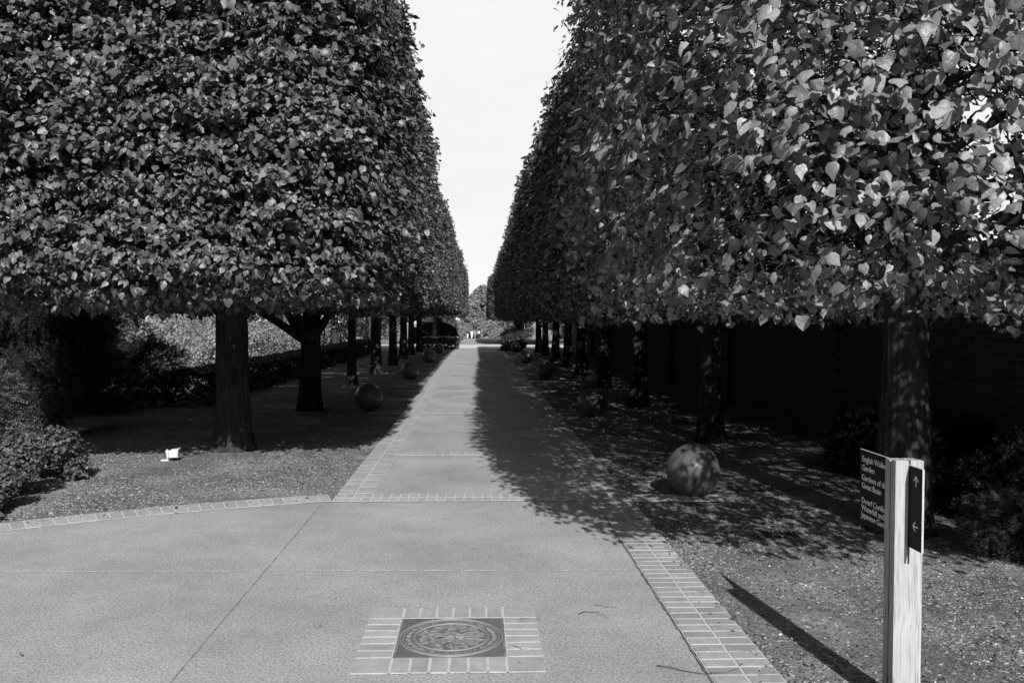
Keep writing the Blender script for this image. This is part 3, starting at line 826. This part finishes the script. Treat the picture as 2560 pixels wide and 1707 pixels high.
for k in range(11):
    a = k*.57+.2; p = Vector((0.02, -.01)); pts = []
    for i in range(8):
        pts.append((p.x, p.y, .0088)); a += rr.uniform(-.3, .3); p = p+Vector((math.cos(a), math.sin(a)))*.024
    mb.tube(pts, [.003*(1-.09*i) for i in range(8)], 5)
mb.build('leaf_relief', M['bronze_relief'], plate, True)

# ------------------------------------------------------------------ ground floodlight
fl = empty('floodlight', (-3.67, 10.62, -.02), 'small white ground floodlight on a stake at the edge of the tree shade', 'floodlight', None, R(8))
mb = MB(); mb.tube([(-.075, 0, 0), (-.075, 0, .128)], .0125, 14); mb.build('stake', M['white'], fl, True)
mb = MB(); mb.box(-.145, -.055, -.03, .02, 0, .022, ch=.006); mb.build('base', M['white'], fl)
mb = MB(); mb.tube([(-.098, 0, .112), (-.05, 0, .112)], .014, 12); mb.box(-.088, -.062, -.014, .014, .122, .142, ch=.004); mb.build('knuckle', M['white'], fl, True)
mb = MB()
prof = [(-.055, .045), (-.052, .125), (-.03, .140), (.03, .146), (.047, .146), (.042, .045)]
n = len(prof); v0 = [(x, -.045, z+.0) for x, z in prof]; v1 = [(x, .055, z+.0) for x, z in prof]
mb.add(v0+v1, [tuple(range(n))[::-1], tuple(range(n, 2*n))]+[(i, (i+1) % n, n+(i+1) % n, n+i) for i in range(n)])
h = mb.build('housing', M['white'], fl)
bv = h.modifiers.new('b', 'BEVEL'); bv.width = .006; bv.segments = 2
mb = MB()
for x in (-.02, .005, .03): mb.box(x, x+.005, -.0495, -.0455, .05, .132)
mb.build('cooling_fin', M['white'], h)
mb = MB(); mb.box(.046, .070, -.050, .060, .142, .152, ch=.003); mb.box(.0435, .052, -.050, .060, .040, .050, ch=.002); mb.box(.0475, .056, -.052, -.045, .045, .145, ch=.002); mb.box(.0475, .056, .055, .062, .045, .145, ch=.002)
mb.build('lens_hood', M['white'], h)
mb = MB(); mb.box(.0485, .052, -.044, .054, .052, .140); mb.build('lens', M['glass'], h)

# ------------------------------------------------------------------ drain grate
dg_ = empty('drain_grate', (2.43, 6.83, -.02), 'rusty iron drain grate lying in the mulch near the signpost', 'drain', None, R(-4))
mb = MB()
W, D = .19, .165
mb.box(-W, W, -D, -D+.04, 0, .016, ch=.003); mb.box(-W, W, D-.04, D, 0, .016, ch=.003)
mb.box(-W, -W+.05, -D+.0402, D-.0402, 0, .0155, ch=.003); mb.box(W-.06, W, -D+.0402, D-.0402, 0, .0155, ch=.003)
fr_ = mb.build('frame', M['iron'], dg_)
for i in range(7):
    mb = MB(); x = -W+.075+i*.036
    mb.box(x-.004, x+.004, -D+.038, D-.038, .004, .0145)
    mb.build('bar', M['iron'], dg_)
mb = MB(); mb.poly([(-W+.045, -D+.035, .0035), (W-.055, -D+.035, .0035), (W-.055, D-.035, .0035), (-W+.045, D-.035, .0035)])  # flat near-black sheet painting the darkness below the bars
mb.build('shaft', M['drain_dark'], dg_)

# ------------------------------------------------------------------ fallen twigs
def twig(pts, r, label, z=.008):
    r = r*.65
    rr = random.Random(int(pts[0][0]*1000)); P_ = []
    a = [Vector(p) for p in pts]
    for i in range(len(a)-1):
        for k in range(5): P_.append(a[i].lerp(a[i+1], k/5)+Vector((rr.uniform(-1, 1), rr.uniform(-1, 1)))*.002)
    P_.append(a[-1])
    mb = MB(); n = len(P_)
    mb.tube([(p.x, p.y, z+r+.003*math.sin(i*.7)) for i, p in enumerate(P_)], [r*(1-.5*i/n) for i in range(n)], 5)
    tag(mb.build('twig', M['twig'], None, True), label, 'twig', 'twigs fallen on the paving')
TW = [([(.59, 4.95), (.64, 4.99), (.70, 4.97), (.745, 4.89)], .0035, 'curved dark twig on the paving right of the plaque'),
      ([(.70, 5.10), (.76, 5.08), (.84, 5.06)], .0022, 'short thin twig farthest from the camera on the paving'),
      ([(.235, 4.86), (.30, 4.885), (.36, 4.87)], .0028, 'thin twig lying over the far right corner of the plaque frame'),
      ([(.185, 4.47), (.23, 4.42), (.29, 4.40)], .003, 'curved twig across the right-hand bricks of the plaque frame'),
      ([(.88, 4.19), (.98, 4.14), (1.10, 4.08), (1.19, 4.10), (1.28, 4.14)], .0038, 'long bent twig crossing the dark joint into the brick border'),
      ([(.20, 4.26), (.225, 4.22)], .002, 'tiny twig on the near right corner brick of the plaque frame'),
      ([(2.05, 5.62), (2.13, 5.56), (2.19, 5.57), (2.22, 5.62)], .005, 'hooked twig on the mulch left of the signpost')]
for p, r_, l in TW: twig(p, r_, l, .008 if p[0][0] < 1.5 else -.005)

# ------------------------------------------------------------------ brick garden wall on the right
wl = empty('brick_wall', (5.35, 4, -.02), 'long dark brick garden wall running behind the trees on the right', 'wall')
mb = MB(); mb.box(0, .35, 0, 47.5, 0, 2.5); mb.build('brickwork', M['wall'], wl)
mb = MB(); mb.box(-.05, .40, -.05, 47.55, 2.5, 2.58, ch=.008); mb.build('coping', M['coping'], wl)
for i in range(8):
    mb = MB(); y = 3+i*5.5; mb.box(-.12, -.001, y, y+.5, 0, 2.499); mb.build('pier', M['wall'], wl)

# ------------------------------------------------------------------ shrubs, hedges, conifers
def shrub(name, x, y, blobs, n, size, mat, label, cat='shrub', group=None, shape='MID', seed=1, **kw):
    if shape == 'SPRAY': me = spray_mesh('foliage', seed, blobs, n, **kw)
    else: me = blob_mesh('foliage', seed, blobs, n, size, shape, **kw)
    t = empty(name, (x, y, gz(y)), label, cat, group)
    link('foliage', me, mat, t)
    mb = MB(); rr = random.Random(seed)
    for b in blobs[:6]:
        for k in range(3):
            p1 = Vector((b[0]+rr.uniform(-.5, .5)*b[3], b[1]+rr.uniform(-.5, .5)*b[4], b[2]+rr.uniform(-.2, .5)*b[5]))
            p0 = Vector((p1.x*.3, p1.y*.3, 0)); mb.tube([p0, p0.lerp(p1, .5)+Vector((0, 0, .05)), p1], [.02, .013, .005], 5)
    mb.build('stems', M['twig'], t)
    return t
def rblobs(seed, n, sx, sy, sz, r):
    q = random.Random(seed)
    return [(q.uniform(-sx, sx), q.uniform(-sy, sy), q.uniform(.25, 1)*sz, r*q.uniform(.7, 1.2), r*q.uniform(.7, 1.2), r*q.uniform(.6, 1)) for _ in range(n)]

# left: lit conifer at the frame's edge, low shrub, dark conifers behind
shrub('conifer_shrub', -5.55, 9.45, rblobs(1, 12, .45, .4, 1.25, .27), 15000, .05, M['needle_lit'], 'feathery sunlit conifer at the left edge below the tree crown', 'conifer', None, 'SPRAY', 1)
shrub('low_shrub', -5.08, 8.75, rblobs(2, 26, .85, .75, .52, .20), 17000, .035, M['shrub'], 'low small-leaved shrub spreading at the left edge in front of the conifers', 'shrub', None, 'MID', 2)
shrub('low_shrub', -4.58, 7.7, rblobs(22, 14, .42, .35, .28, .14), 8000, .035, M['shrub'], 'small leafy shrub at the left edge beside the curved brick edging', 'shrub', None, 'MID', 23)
shrub('dark_conifer', -6.7, 13.2, rblobs(3, 18, 1.0, 1.0, 2.3, .62), 15000, .05, M['needle_shaded'], 'broad dark conifer in shade behind the first left-hand tree', 'conifer', None, 'SPRAY', 3)
shrub('dark_conifer', -8.6, 12.2, rblobs(4, 26, 1.2, 1.2, 5.2, .85), 15000, .05, M['needle_shaded'], 'tall dark conifer at the far left behind the shrubs', 'conifer', None, 'SPRAY', 4)
shrub('dark_conifer', -7.2, 16.6, rblobs(5, 14, .9, .8, 1.5, .6), 12000, .05, M['needle_shaded'], 'dark rounded conifer left of the sunlit shrubs', 'conifer', None, 'SPRAY', 5)
# low clipped hedge behind the left trunks
hg = empty('clipped_hedge', (-5.75, 17.2, -.02), 'long low clipped hedge in shade behind the left-hand trunks', 'hedge')
r = np.random.default_rng(9); n = 60000
L = 30.; x = r.uniform(-.45, .45, n); y = r.uniform(0, L, n); z = r.uniform(0, .66, n)
face = r.integers(0, 5, n); d = np.abs(r.exponential(.03, n))
x = np.where(face == 0, .45-d, np.where(face == 1, -.45+d, x)); z = np.where(face >= 3, .66-d, z); y = np.where((face == 2) & (r.uniform(0, 1, n) < .03), d, y)
x = x+.03*np.sin(y*3.1)+.02*np.sin(y*7.7); z = z+.02*np.sin(y*2.3)*(face >= 3)
P = np.stack([x, y, z], 1); G = np.where((face == 0)[:, None], [1., 0, 0], np.where((face == 1)[:, None], [-1., 0, 0], [0., 0, 1]))
V, l, s = leaf_arrays(P, G*.6+r.normal(0, .5, (n, 3)), r.normal(0, 1, (n, 3)), .05*r.uniform(.6, 1.3, n), MID, MID_F, r)
link('foliage', np_mesh('foliage', V, l, s), M['hedge'], hg)
# sunlit shrubs beyond the hedge
q = random.Random(5)
place = [(-9.2, 22.5, 1.7), (-11.6, 24, 2.0), (-8.3, 26, 1.5), (-10.4, 28.5, 2.0), (-13.4, 27, 2.4), (-8.6, 31, 1.6), (-11.6, 33, 2.3), (-14.5, 33, 2.6), (-8.9, 36.5, 1.8), (-12.4, 39, 2.5), (-9.2, 42, 2.0), (-15, 41, 3.0)]
where = ['nearest the dark conifer', 'tall, behind the nearest sunlit shrub', 'low and close behind the hedge', 'seen between the first two left trunks', 'far back beyond the first left trunk', 'just left of the forked trunk', 'behind the forked trunk', 'tallest at the back left', 'just right of the forked trunk', 'behind the slim trunk', 'right of the slim trunk', 'farthest of the sunlit shrubs']
for i, ((x, y, h), wr) in enumerate(zip(place, where)):
    shrub('garden_shrub', x, y, rblobs(40+i, 20, 1.15, 1.0, h*.78, .42), 8500, .055, M['leaf_bright'], 'sunlit loose shrub ' + wr, 'shrub', 'sunlit shrubs beyond the low hedge', 'MID', 40+i)
# right: dark yews behind the signpost
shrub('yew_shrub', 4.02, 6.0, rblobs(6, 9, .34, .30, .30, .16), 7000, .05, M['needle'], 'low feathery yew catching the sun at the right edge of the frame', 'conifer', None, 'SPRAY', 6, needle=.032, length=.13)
shrub('yew_shrub', 4.85, 7.6, rblobs(7, 12, .45, .5, .45, .28), 8000, .05, M['needle_shaded'], 'dark yew in shade behind the thick trunk at the right edge', 'conifer', None, 'SPRAY', 7)
shrub('yew_shrub', 4.8, 9.4, rblobs(8, 12, .45, .8, .5, .32), 7000, .05, M['needle_shaded'], 'dark yew in shade at the foot of the brick wall', 'conifer', None, 'SPRAY', 8)
# far end, left: low flowering hedge and dark block of hedge
def box_hedge(name, x, y, sx, sy, sz, n, size, mat, label, flowers=0, seed=1):
    t = empty(name, (x, y, gz(y)), label, 'hedge'); r = np.random.default_rng(seed)
    u = r.uniform(-1, 1, (n, 3)); k = r.integers(0, 3, n); sg = np.sign(r.uniform(-1, 1, n)); sg[k == 2] = 1
    u[np.arange(n), k] = sg*(1-np.abs(r.exponential(.05, n)))
    G = np.zeros((n, 3)); G[np.arange(n), k] = sg
    rad = np.maximum((np.abs(u)**8).sum(1)**(1/8), 1); u = u/rad[:, None]
    P = u*np.array([sx, sy, sz/2])+np.array([0, 0, sz/2]); P += .05*np.sin(P[:, [1, 2, 0]]*7)
    V, l, s = leaf_arrays(P, G*.6+r.normal(0, .5, (n, 3))+[0, 0, .3], r.normal(0, 1, (n, 3)), size*r.uniform(.6, 1.3, n), MID, MID_F, r)
    link('foliage', np_mesh('foliage', V, l, s), mat, t)
    if flowers:
        P = np.stack([r.uniform(-sx, sx, flowers), r.uniform(-sy, sy, flowers), sz+r.uniform(0, .07, flowers)], 1)
        V, l, s = leaf_arrays(P, r.normal(0, .6, (flowers, 3))+[0, -.3, 1], r.normal(0, 1, (flowers, 3)), .07*r.uniform(.6, 1.2, flowers), MID, MID_F, r)
        o = link('flowers', np_mesh('flowers', V, l, s), M['petal'], t); o['kind'] = 'stuff'
    return t
box_hedge('flowering_hedge', -2.25, 50.8, 1.1, .7, .66, 6000, .07, M['hedge'], 'low clipped hedge with pale blossom on top, beside the path at the far left', 420, 3)
shrub('dark_shrub', -2.85, 63.4, [(-.9, 0, .75, .7, .8, .8), (-.2, .1, .85, .75, .9, .75), (.55, 0, .72, .72, .85, .75), (.95, -.1, .5, .5, .6, .52), (-1.5, .1, .6, .6, .7, .6)], 26000, .08, M['needle_shaded'], 'tall dark rounded shrub beyond the cross path on the left', 'shrub', None, 'MID', 4)
shrub('dark_shrub', 1.98, 48.2, rblobs(60, 10, .55, .7, .42, .34), 4200, .07, M['hedge'], 'dark rounded shrub beside the path, around the farthest right stone ball', 'shrub', None, 'MID', 60)
shrub('dark_shrub', 2.35, 60.5, rblobs(61, 12, .8, .9, .85, .5), 4200, .08, M['hedge'], 'dark shrub beyond the cross path at the right of the avenue', 'shrub', None, 'MID', 61)
# slim pole behind the left row
pl = empty('slim_pole', (-5.6, 45.5, -.02), 'slim pale pole standing behind the left-hand trunks', 'pole')
mb = MB(); mb.tube([(0, 0, 0), (0, 0, 1.75)], .045, 12); mb.build('shaft', M['white'], pl, True)
mb = MB(); mb.tube([(0, 0, 1.751), (0, 0, 1.79)], .06, 12); mb.build('cap', M['white'], pl, True)
# ------------------------------------------------------------------ far trees
def far_tree(x, y, h, w, seed, n, size, mat, label, weep=False, trunk=.3, z0=.25):
    q = random.Random(seed); bl = []
    for i in range(22):
        t = q.uniform(z0, .88); rw = w*(math.sin(math.pi*min(1, (t-z0+.25)/(1.15-z0+.05)))**.6)*.62
        a = q.uniform(0, 6.28); rr_ = q.uniform(.2, 1)*rw
        bl.append((math.cos(a)*rr_, math.sin(a)*rr_, t*h, w*.30*q.uniform(.7, 1.2), w*.30*q.uniform(.7, 1.2), h*.12*q.uniform(.8, 1.4)))
    t = empty('weeping_tree' if weep else 'broadleaf_tree', (x, y, gz(y)), label, 'tree')
    me = blob_mesh('crown', seed, bl, n, size, 'MID', up=.5, droop=2.0 if weep else .5, shell=.18)
    link('crown', me, mat, t)
    tm_ = trunk_mesh('trunk', trunk, h*.75, seed); link('trunk', tm_, M['bark'], t)
    return t
far_tree(-7.5, 186, 13.0, 6.0, 71, 9000, .42, M['leaf_hazed'], 'tall pale tree at the end of the avenue, left of its centre')
far_tree(.5, 194, 12.2, 6.0, 72, 9000, .42, M['leaf_hazed'], 'tall pale tree at the very end of the avenue, in the centre')
far_tree(8.5, 188, 11.0, 6.0, 73, 8000, .42, M['leaf_hazed'], 'tall pale tree at the end of the avenue, right of its centre')
far_tree(-1.3, 178, 8.8, 3.1, 74, 8000, .34, M['leaf_hazed'], 'slender weeping tree with haze-paled foliage behind the group of people', True, .2, .1)
far_tree(-19, 178, 12, 7, 75, 6000, .5, M['leaf_hazed'], 'wide tree far away at the left behind the rows')
far_tree(20, 182, 11, 7, 76, 6000, .5, M['leaf_hazed'], 'wide tree far away at the right behind the wall')
far_tree(-22, 62, 9, 6, 77, 7000, .25, M['leaf_far'], 'round tree beyond the sunlit shrubs, nearer the avenue')
for i, (x, y, h_, lab) in enumerate([(-9.5, 58, 7.5, 'bushy tree beyond the low hedge on the left, nearest the row'), (-14, 52, 8, 'bushy tree behind the farthest sunlit shrubs'), (-8.5, 74, 8, 'bushy tree beyond the cross path left of the row'), (-11, 92, 9, 'bushy tree far beyond the cross path on the left'),
                                     (8.5, 62, 7.5, 'bushy tree at the far end of the brick wall'), (8, 78, 8, 'bushy tree beyond the cross path right of the row'), (9.5, 98, 9, 'bushy tree far beyond the cross path on the right'), (13, 66, 9, 'bushy tree standing behind the far end of the brick wall'), (-5.2, 112, 5.5, 'small bushy tree left of the crest of the avenue'), (5.6, 114, 5.5, 'small bushy tree right of the crest of the avenue')]):
    far_tree(x, y, h_, 4.6 if y < 105 else 3.2, 90+i, 6500, .20, M['leaf_far'], lab, z0=.08)
far_tree(-31, 48, 10, 7, 78, 7000, .25, M['leaf_far'], 'round tree beyond the sunlit shrubs, farther left')
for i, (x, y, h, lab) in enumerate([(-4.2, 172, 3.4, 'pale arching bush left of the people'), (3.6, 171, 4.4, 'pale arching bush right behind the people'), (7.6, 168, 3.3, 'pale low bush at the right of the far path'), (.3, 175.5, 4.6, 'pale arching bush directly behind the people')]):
    shrub('arching_bush', x, y, rblobs(80+i, 14, 1.8, 1.0, h*.8, 1.1), 6000, .24, M['leaf_hazed'], lab, 'shrub', 'pale bushes at the end of the avenue', 'MID', 80+i, droop=1.5)

# ------------------------------------------------------------------ people at the end of the avenue
def person(x, y, h, face, top, bottom, label, stride=.12, arm=.12, hat=False):
    t = empty('person', (x, y, gz(y)+.02), label, 'person', None, face)
    s = h/1.7
    J = {'pel': (0, 0, .92), 'wai': (0, 0, 1.08), 'che': (0, .01, 1.32), 'nec': (0, .0, 1.47), 'hd0': (0, .01, 1.56), 'hd1': (0, .015, 1.67),
         'hl': (-.10, 0, .88), 'kl': (-.10, stride*.6, .48), 'al': (-.10, stride*.3-.02, .08), 'tl': (-.10, stride*.3+.14, .03),
         'hr': (.10, 0, .88), 'kr': (.10, -stride*.2, .48), 'ar': (.10, -stride-.05, .10), 'tr': (.10, -stride+.10, .03),
         'sl': (-.19, 0, 1.40), 'el': (-.24, -arm*.4, 1.14), 'wl': (-.24, arm*.5, .90), 'ml': (-.24, arm*.7, .80),
         'sr': (.19, 0, 1.40), 'er': (.24, arm*.1, 1.14), 'wr': (.24, arm*1.2, .92), 'mr': (.24, arm*1.4, .83)}
    Rd = {'pel': .145, 'wai': .125, 'che': .15, 'nec': .055, 'hd0': .085, 'hd1': .08, 'hl': .095, 'kl': .06, 'al': .042, 'tl': .035, 'hr': .095, 'kr': .06, 'ar': .042, 'tr': .035,
          'sl': .06, 'el': .045, 'wl': .032, 'ml': .035, 'sr': .06, 'er': .045, 'wr': .032, 'mr': .035}
    E_ = [('pel', 'wai'), ('wai', 'che'), ('che', 'nec'), ('nec', 'hd0'), ('hd0', 'hd1'), ('pel', 'hl'), ('hl', 'kl'), ('kl', 'al'), ('al', 'tl'), ('pel', 'hr'), ('hr', 'kr'), ('kr', 'ar'), ('ar', 'tr'),
          ('che', 'sl'), ('sl', 'el'), ('el', 'wl'), ('wl', 'ml'), ('che', 'sr'), ('sr', 'er'), ('er', 'wr'), ('wr', 'mr')]
    def skin(name, keys, mat, grow, parent):
        keys = list(keys); idx = {k: i for i, k in enumerate(keys)}
        me = bpy.data.meshes.new(name)
        me.from_pydata([tuple(c*s for c in J[k]) for k in keys], [(idx[a], idx[b]) for a, b in E_ if a in idx and b in idx], []); me.update()
        ob = link(name, me, mat, parent)
        ob.modifiers.new('skin', 'SKIN'); sv = me.skin_vertices[0].data
        for k, i in idx.items(): sv[i].radius = ((Rd[k]+grow)*s*(1.0 if k not in ('che', 'wai', 'pel') else 1.05), (Rd[k]+grow)*s)
        sv[0].use_root = True
        sb = ob.modifiers.new('sub', 'SUBSURF'); sb.levels = 1; sb.render_levels = 2
        return ob
    body = skin('body', list(J), M['skin'], 0, t)
    skin('shirt', ['wai', 'pel', 'che', 'sl', 'el', 'sr', 'er'], top, .022, t)
    skin('trousers', ['pel', 'hl', 'kl', 'al', 'hr', 'kr', 'ar'], bottom, .016, t)
    bm = bmesh.new(); bmesh.ops.create_uvsphere(bm, u_segments=16, v_segments=10, radius=.108*s)
    bmesh.ops.delete(bm, geom=[v for v in bm.verts if v.co.z < -.02*s and v.co.y > -.03*s], context='VERTS')
    bmesh.ops.translate(bm, vec=(0, -.005*s, 1.635*s), verts=bm.verts)
    if hat:
        r_ = bmesh.ops.create_cone(bm, cap_ends=True, segments=18, radius1=.19*s, radius2=.17*s, depth=.02*s)
        bmesh.ops.translate(bm, vec=(0, 0, 1.68*s), verts=r_['verts'])
    me = bpy.data.meshes.new('hair'); bm.to_mesh(me); bm.free()
    link('sun_hat' if hat else 'hair', me, M['cloth_w'] if hat else M['hair'], t)
    return t
person(-1.95, 165.6, 1.05, R(10), M['cloth_w'], M['cloth_w'], 'small child all in white, leftmost of the far group', .06)
person(-1.15, 165, 1.66, R(-25), M['cloth_w'], M['cloth_w'], 'person in white top and white trousers beside the child')
person(-.55, 164.4, 1.62, R(170), M['cloth_g'], M['cloth_g'], 'person dressed in grey in the middle of the far group')
person(.20, 165.2, 1.68, R(30), M['cloth_w'], M['cloth_d'], 'person in white top and dark trousers, right of the grey one')
person(.78, 164.8, 1.60, R(200), M['cloth_d'], M['cloth_g'], 'person in dark top and white sun hat, rightmost of the far group', .1, .1, True)
person(4.55, 86, 1.72, R(90), M['cloth_w'], M['cloth_g'], 'person in white shirt walking behind the right-hand trunks', .2)

# ------------------------------------------------------------------ camera
cam = bpy.data.cameras.new('camera'); co = bpy.data.objects.new('camera', cam); C.objects.link(co)
cam.sensor_fit = 'HORIZONTAL'; cam.sensor_width = 36.0; cam.lens = 2170/2560*36.0
cam.clip_start = .05; cam.clip_end = 3000
yaw, pit, roll = R(2.256), R(1.41), R(.25)
Fw = Vector((math.sin(yaw)*math.cos(pit), math.cos(yaw)*math.cos(pit), -math.sin(pit)))
Rt = Vector((math.cos(yaw), -math.sin(yaw), 0)); Up = Rt.cross(Fw)
R2 = Rt*math.cos(roll)+Up*math.sin(roll); U2 = Up*math.cos(roll)-Rt*math.sin(roll)
co.matrix_world = Matrix(((R2.x, U2.x, -Fw.x, 0), (R2.y, U2.y, -Fw.y, 0), (R2.z, U2.z, -Fw.z, 1.7), (0, 0, 0, 1)))
scene.camera = co

# ------------------------------------------------------------------ light
sdir = Vector((-.205, 1.52, -1.0)).normalized()           # the way the light travels
elev = math.asin(-sdir.z); az = math.atan2(-sdir.x, -sdir.y)   # compass angle of the sun from +Y towards +X
sun = bpy.data.lights.new('sun', 'SUN'); so = bpy.data.objects.new('sun', sun); C.objects.link(so)
sun.energy = 5.0; sun.angle = R(.5); sun.color = (1, 1, 1)
so.rotation_euler = sdir.to_track_quat('-Z', 'Y').to_euler(); so.location = (5, -20, 20)
w = bpy.data.worlds.new('World'); scene.world = w; w.use_nodes = True
nt = w.node_tree; bg = nt.nodes['Background']
sky = N(nt, 'ShaderNodeTexSky', sky_type='NISHITA'); sky.sun_disc = False; sky.sun_elevation = elev; sky.sun_rotation = az
sky.air_density = 1.0; sky.dust_density = 2.5; sky.ozone_density = 1.0
bw = N(nt, 'ShaderNodeRGBToBW'); nt.links.new(sky.outputs[0], bw.inputs[0])
tc = N(nt, 'ShaderNodeTexCoord'); mp = N(nt, 'ShaderNodeMapping'); mp.inputs['Scale'].default_value = (1, 1, 5)
nt.links.new(tc.outputs['Generated'], mp.inputs['Vector'])
cl = noise(nt, 2.2, 6, .55, mp.outputs[0]); cr = ramp(nt, cl.outputs[0], [(.3, 0.0), (.75, 1.0)])
# the low sky is veiled by thin bright cloud; overhead it is a clear, deep sky
sp_ = N(nt, 'ShaderNodeSeparateXYZ'); nt.links.new(tc.outputs['Generated'], sp_.inputs[0])
low = ramp(nt, sp_.outputs[2], [(0.0, 1.0), (.36, .93), (.60, 0.0), (1.0, 0.0)])
veil = mixc(nt, cr, 9.1, 8.3)
mul = mixc(nt, 1.0, bw.outputs[0], .85, 'MULTIPLY')
fwd = ramp(nt, sp_.outputs[1], [(.18, 0.0), (.72, 1.0)])
lf = mixc(nt, 1.0, low, fwd, 'MULTIPLY')
dim = ramp(nt, sp_.outputs[2], [(0.05, .22), (.75, 1.0)])
mul = mixc(nt, 1.0, mul, dim, 'MULTIPLY')
mx = mixc(nt, lf, mul, veil)
nt.links.new(mx, bg.inputs['Color']); bg.inputs['Strength'].default_value = .1

# ------------------------------------------------------------------ render settings
scene.render.engine = 'CYCLES'
vs_ = scene.view_settings; vs_.view_transform = 'Standard'; vs_.look = 'None'; vs_.exposure = 0.12; vs_.gamma = 1.0
scene.cycles.use_denoising = True
scene.cycles.max_bounces = 6; scene.cycles.diffuse_bounces = 2; scene.cycles.glossy_bounces = 2; scene.cycles.transmission_bounces = 3
scene.cycles.caustics_reflective = False; scene.cycles.caustics_refractive = False
scene.render.film_transparent = False
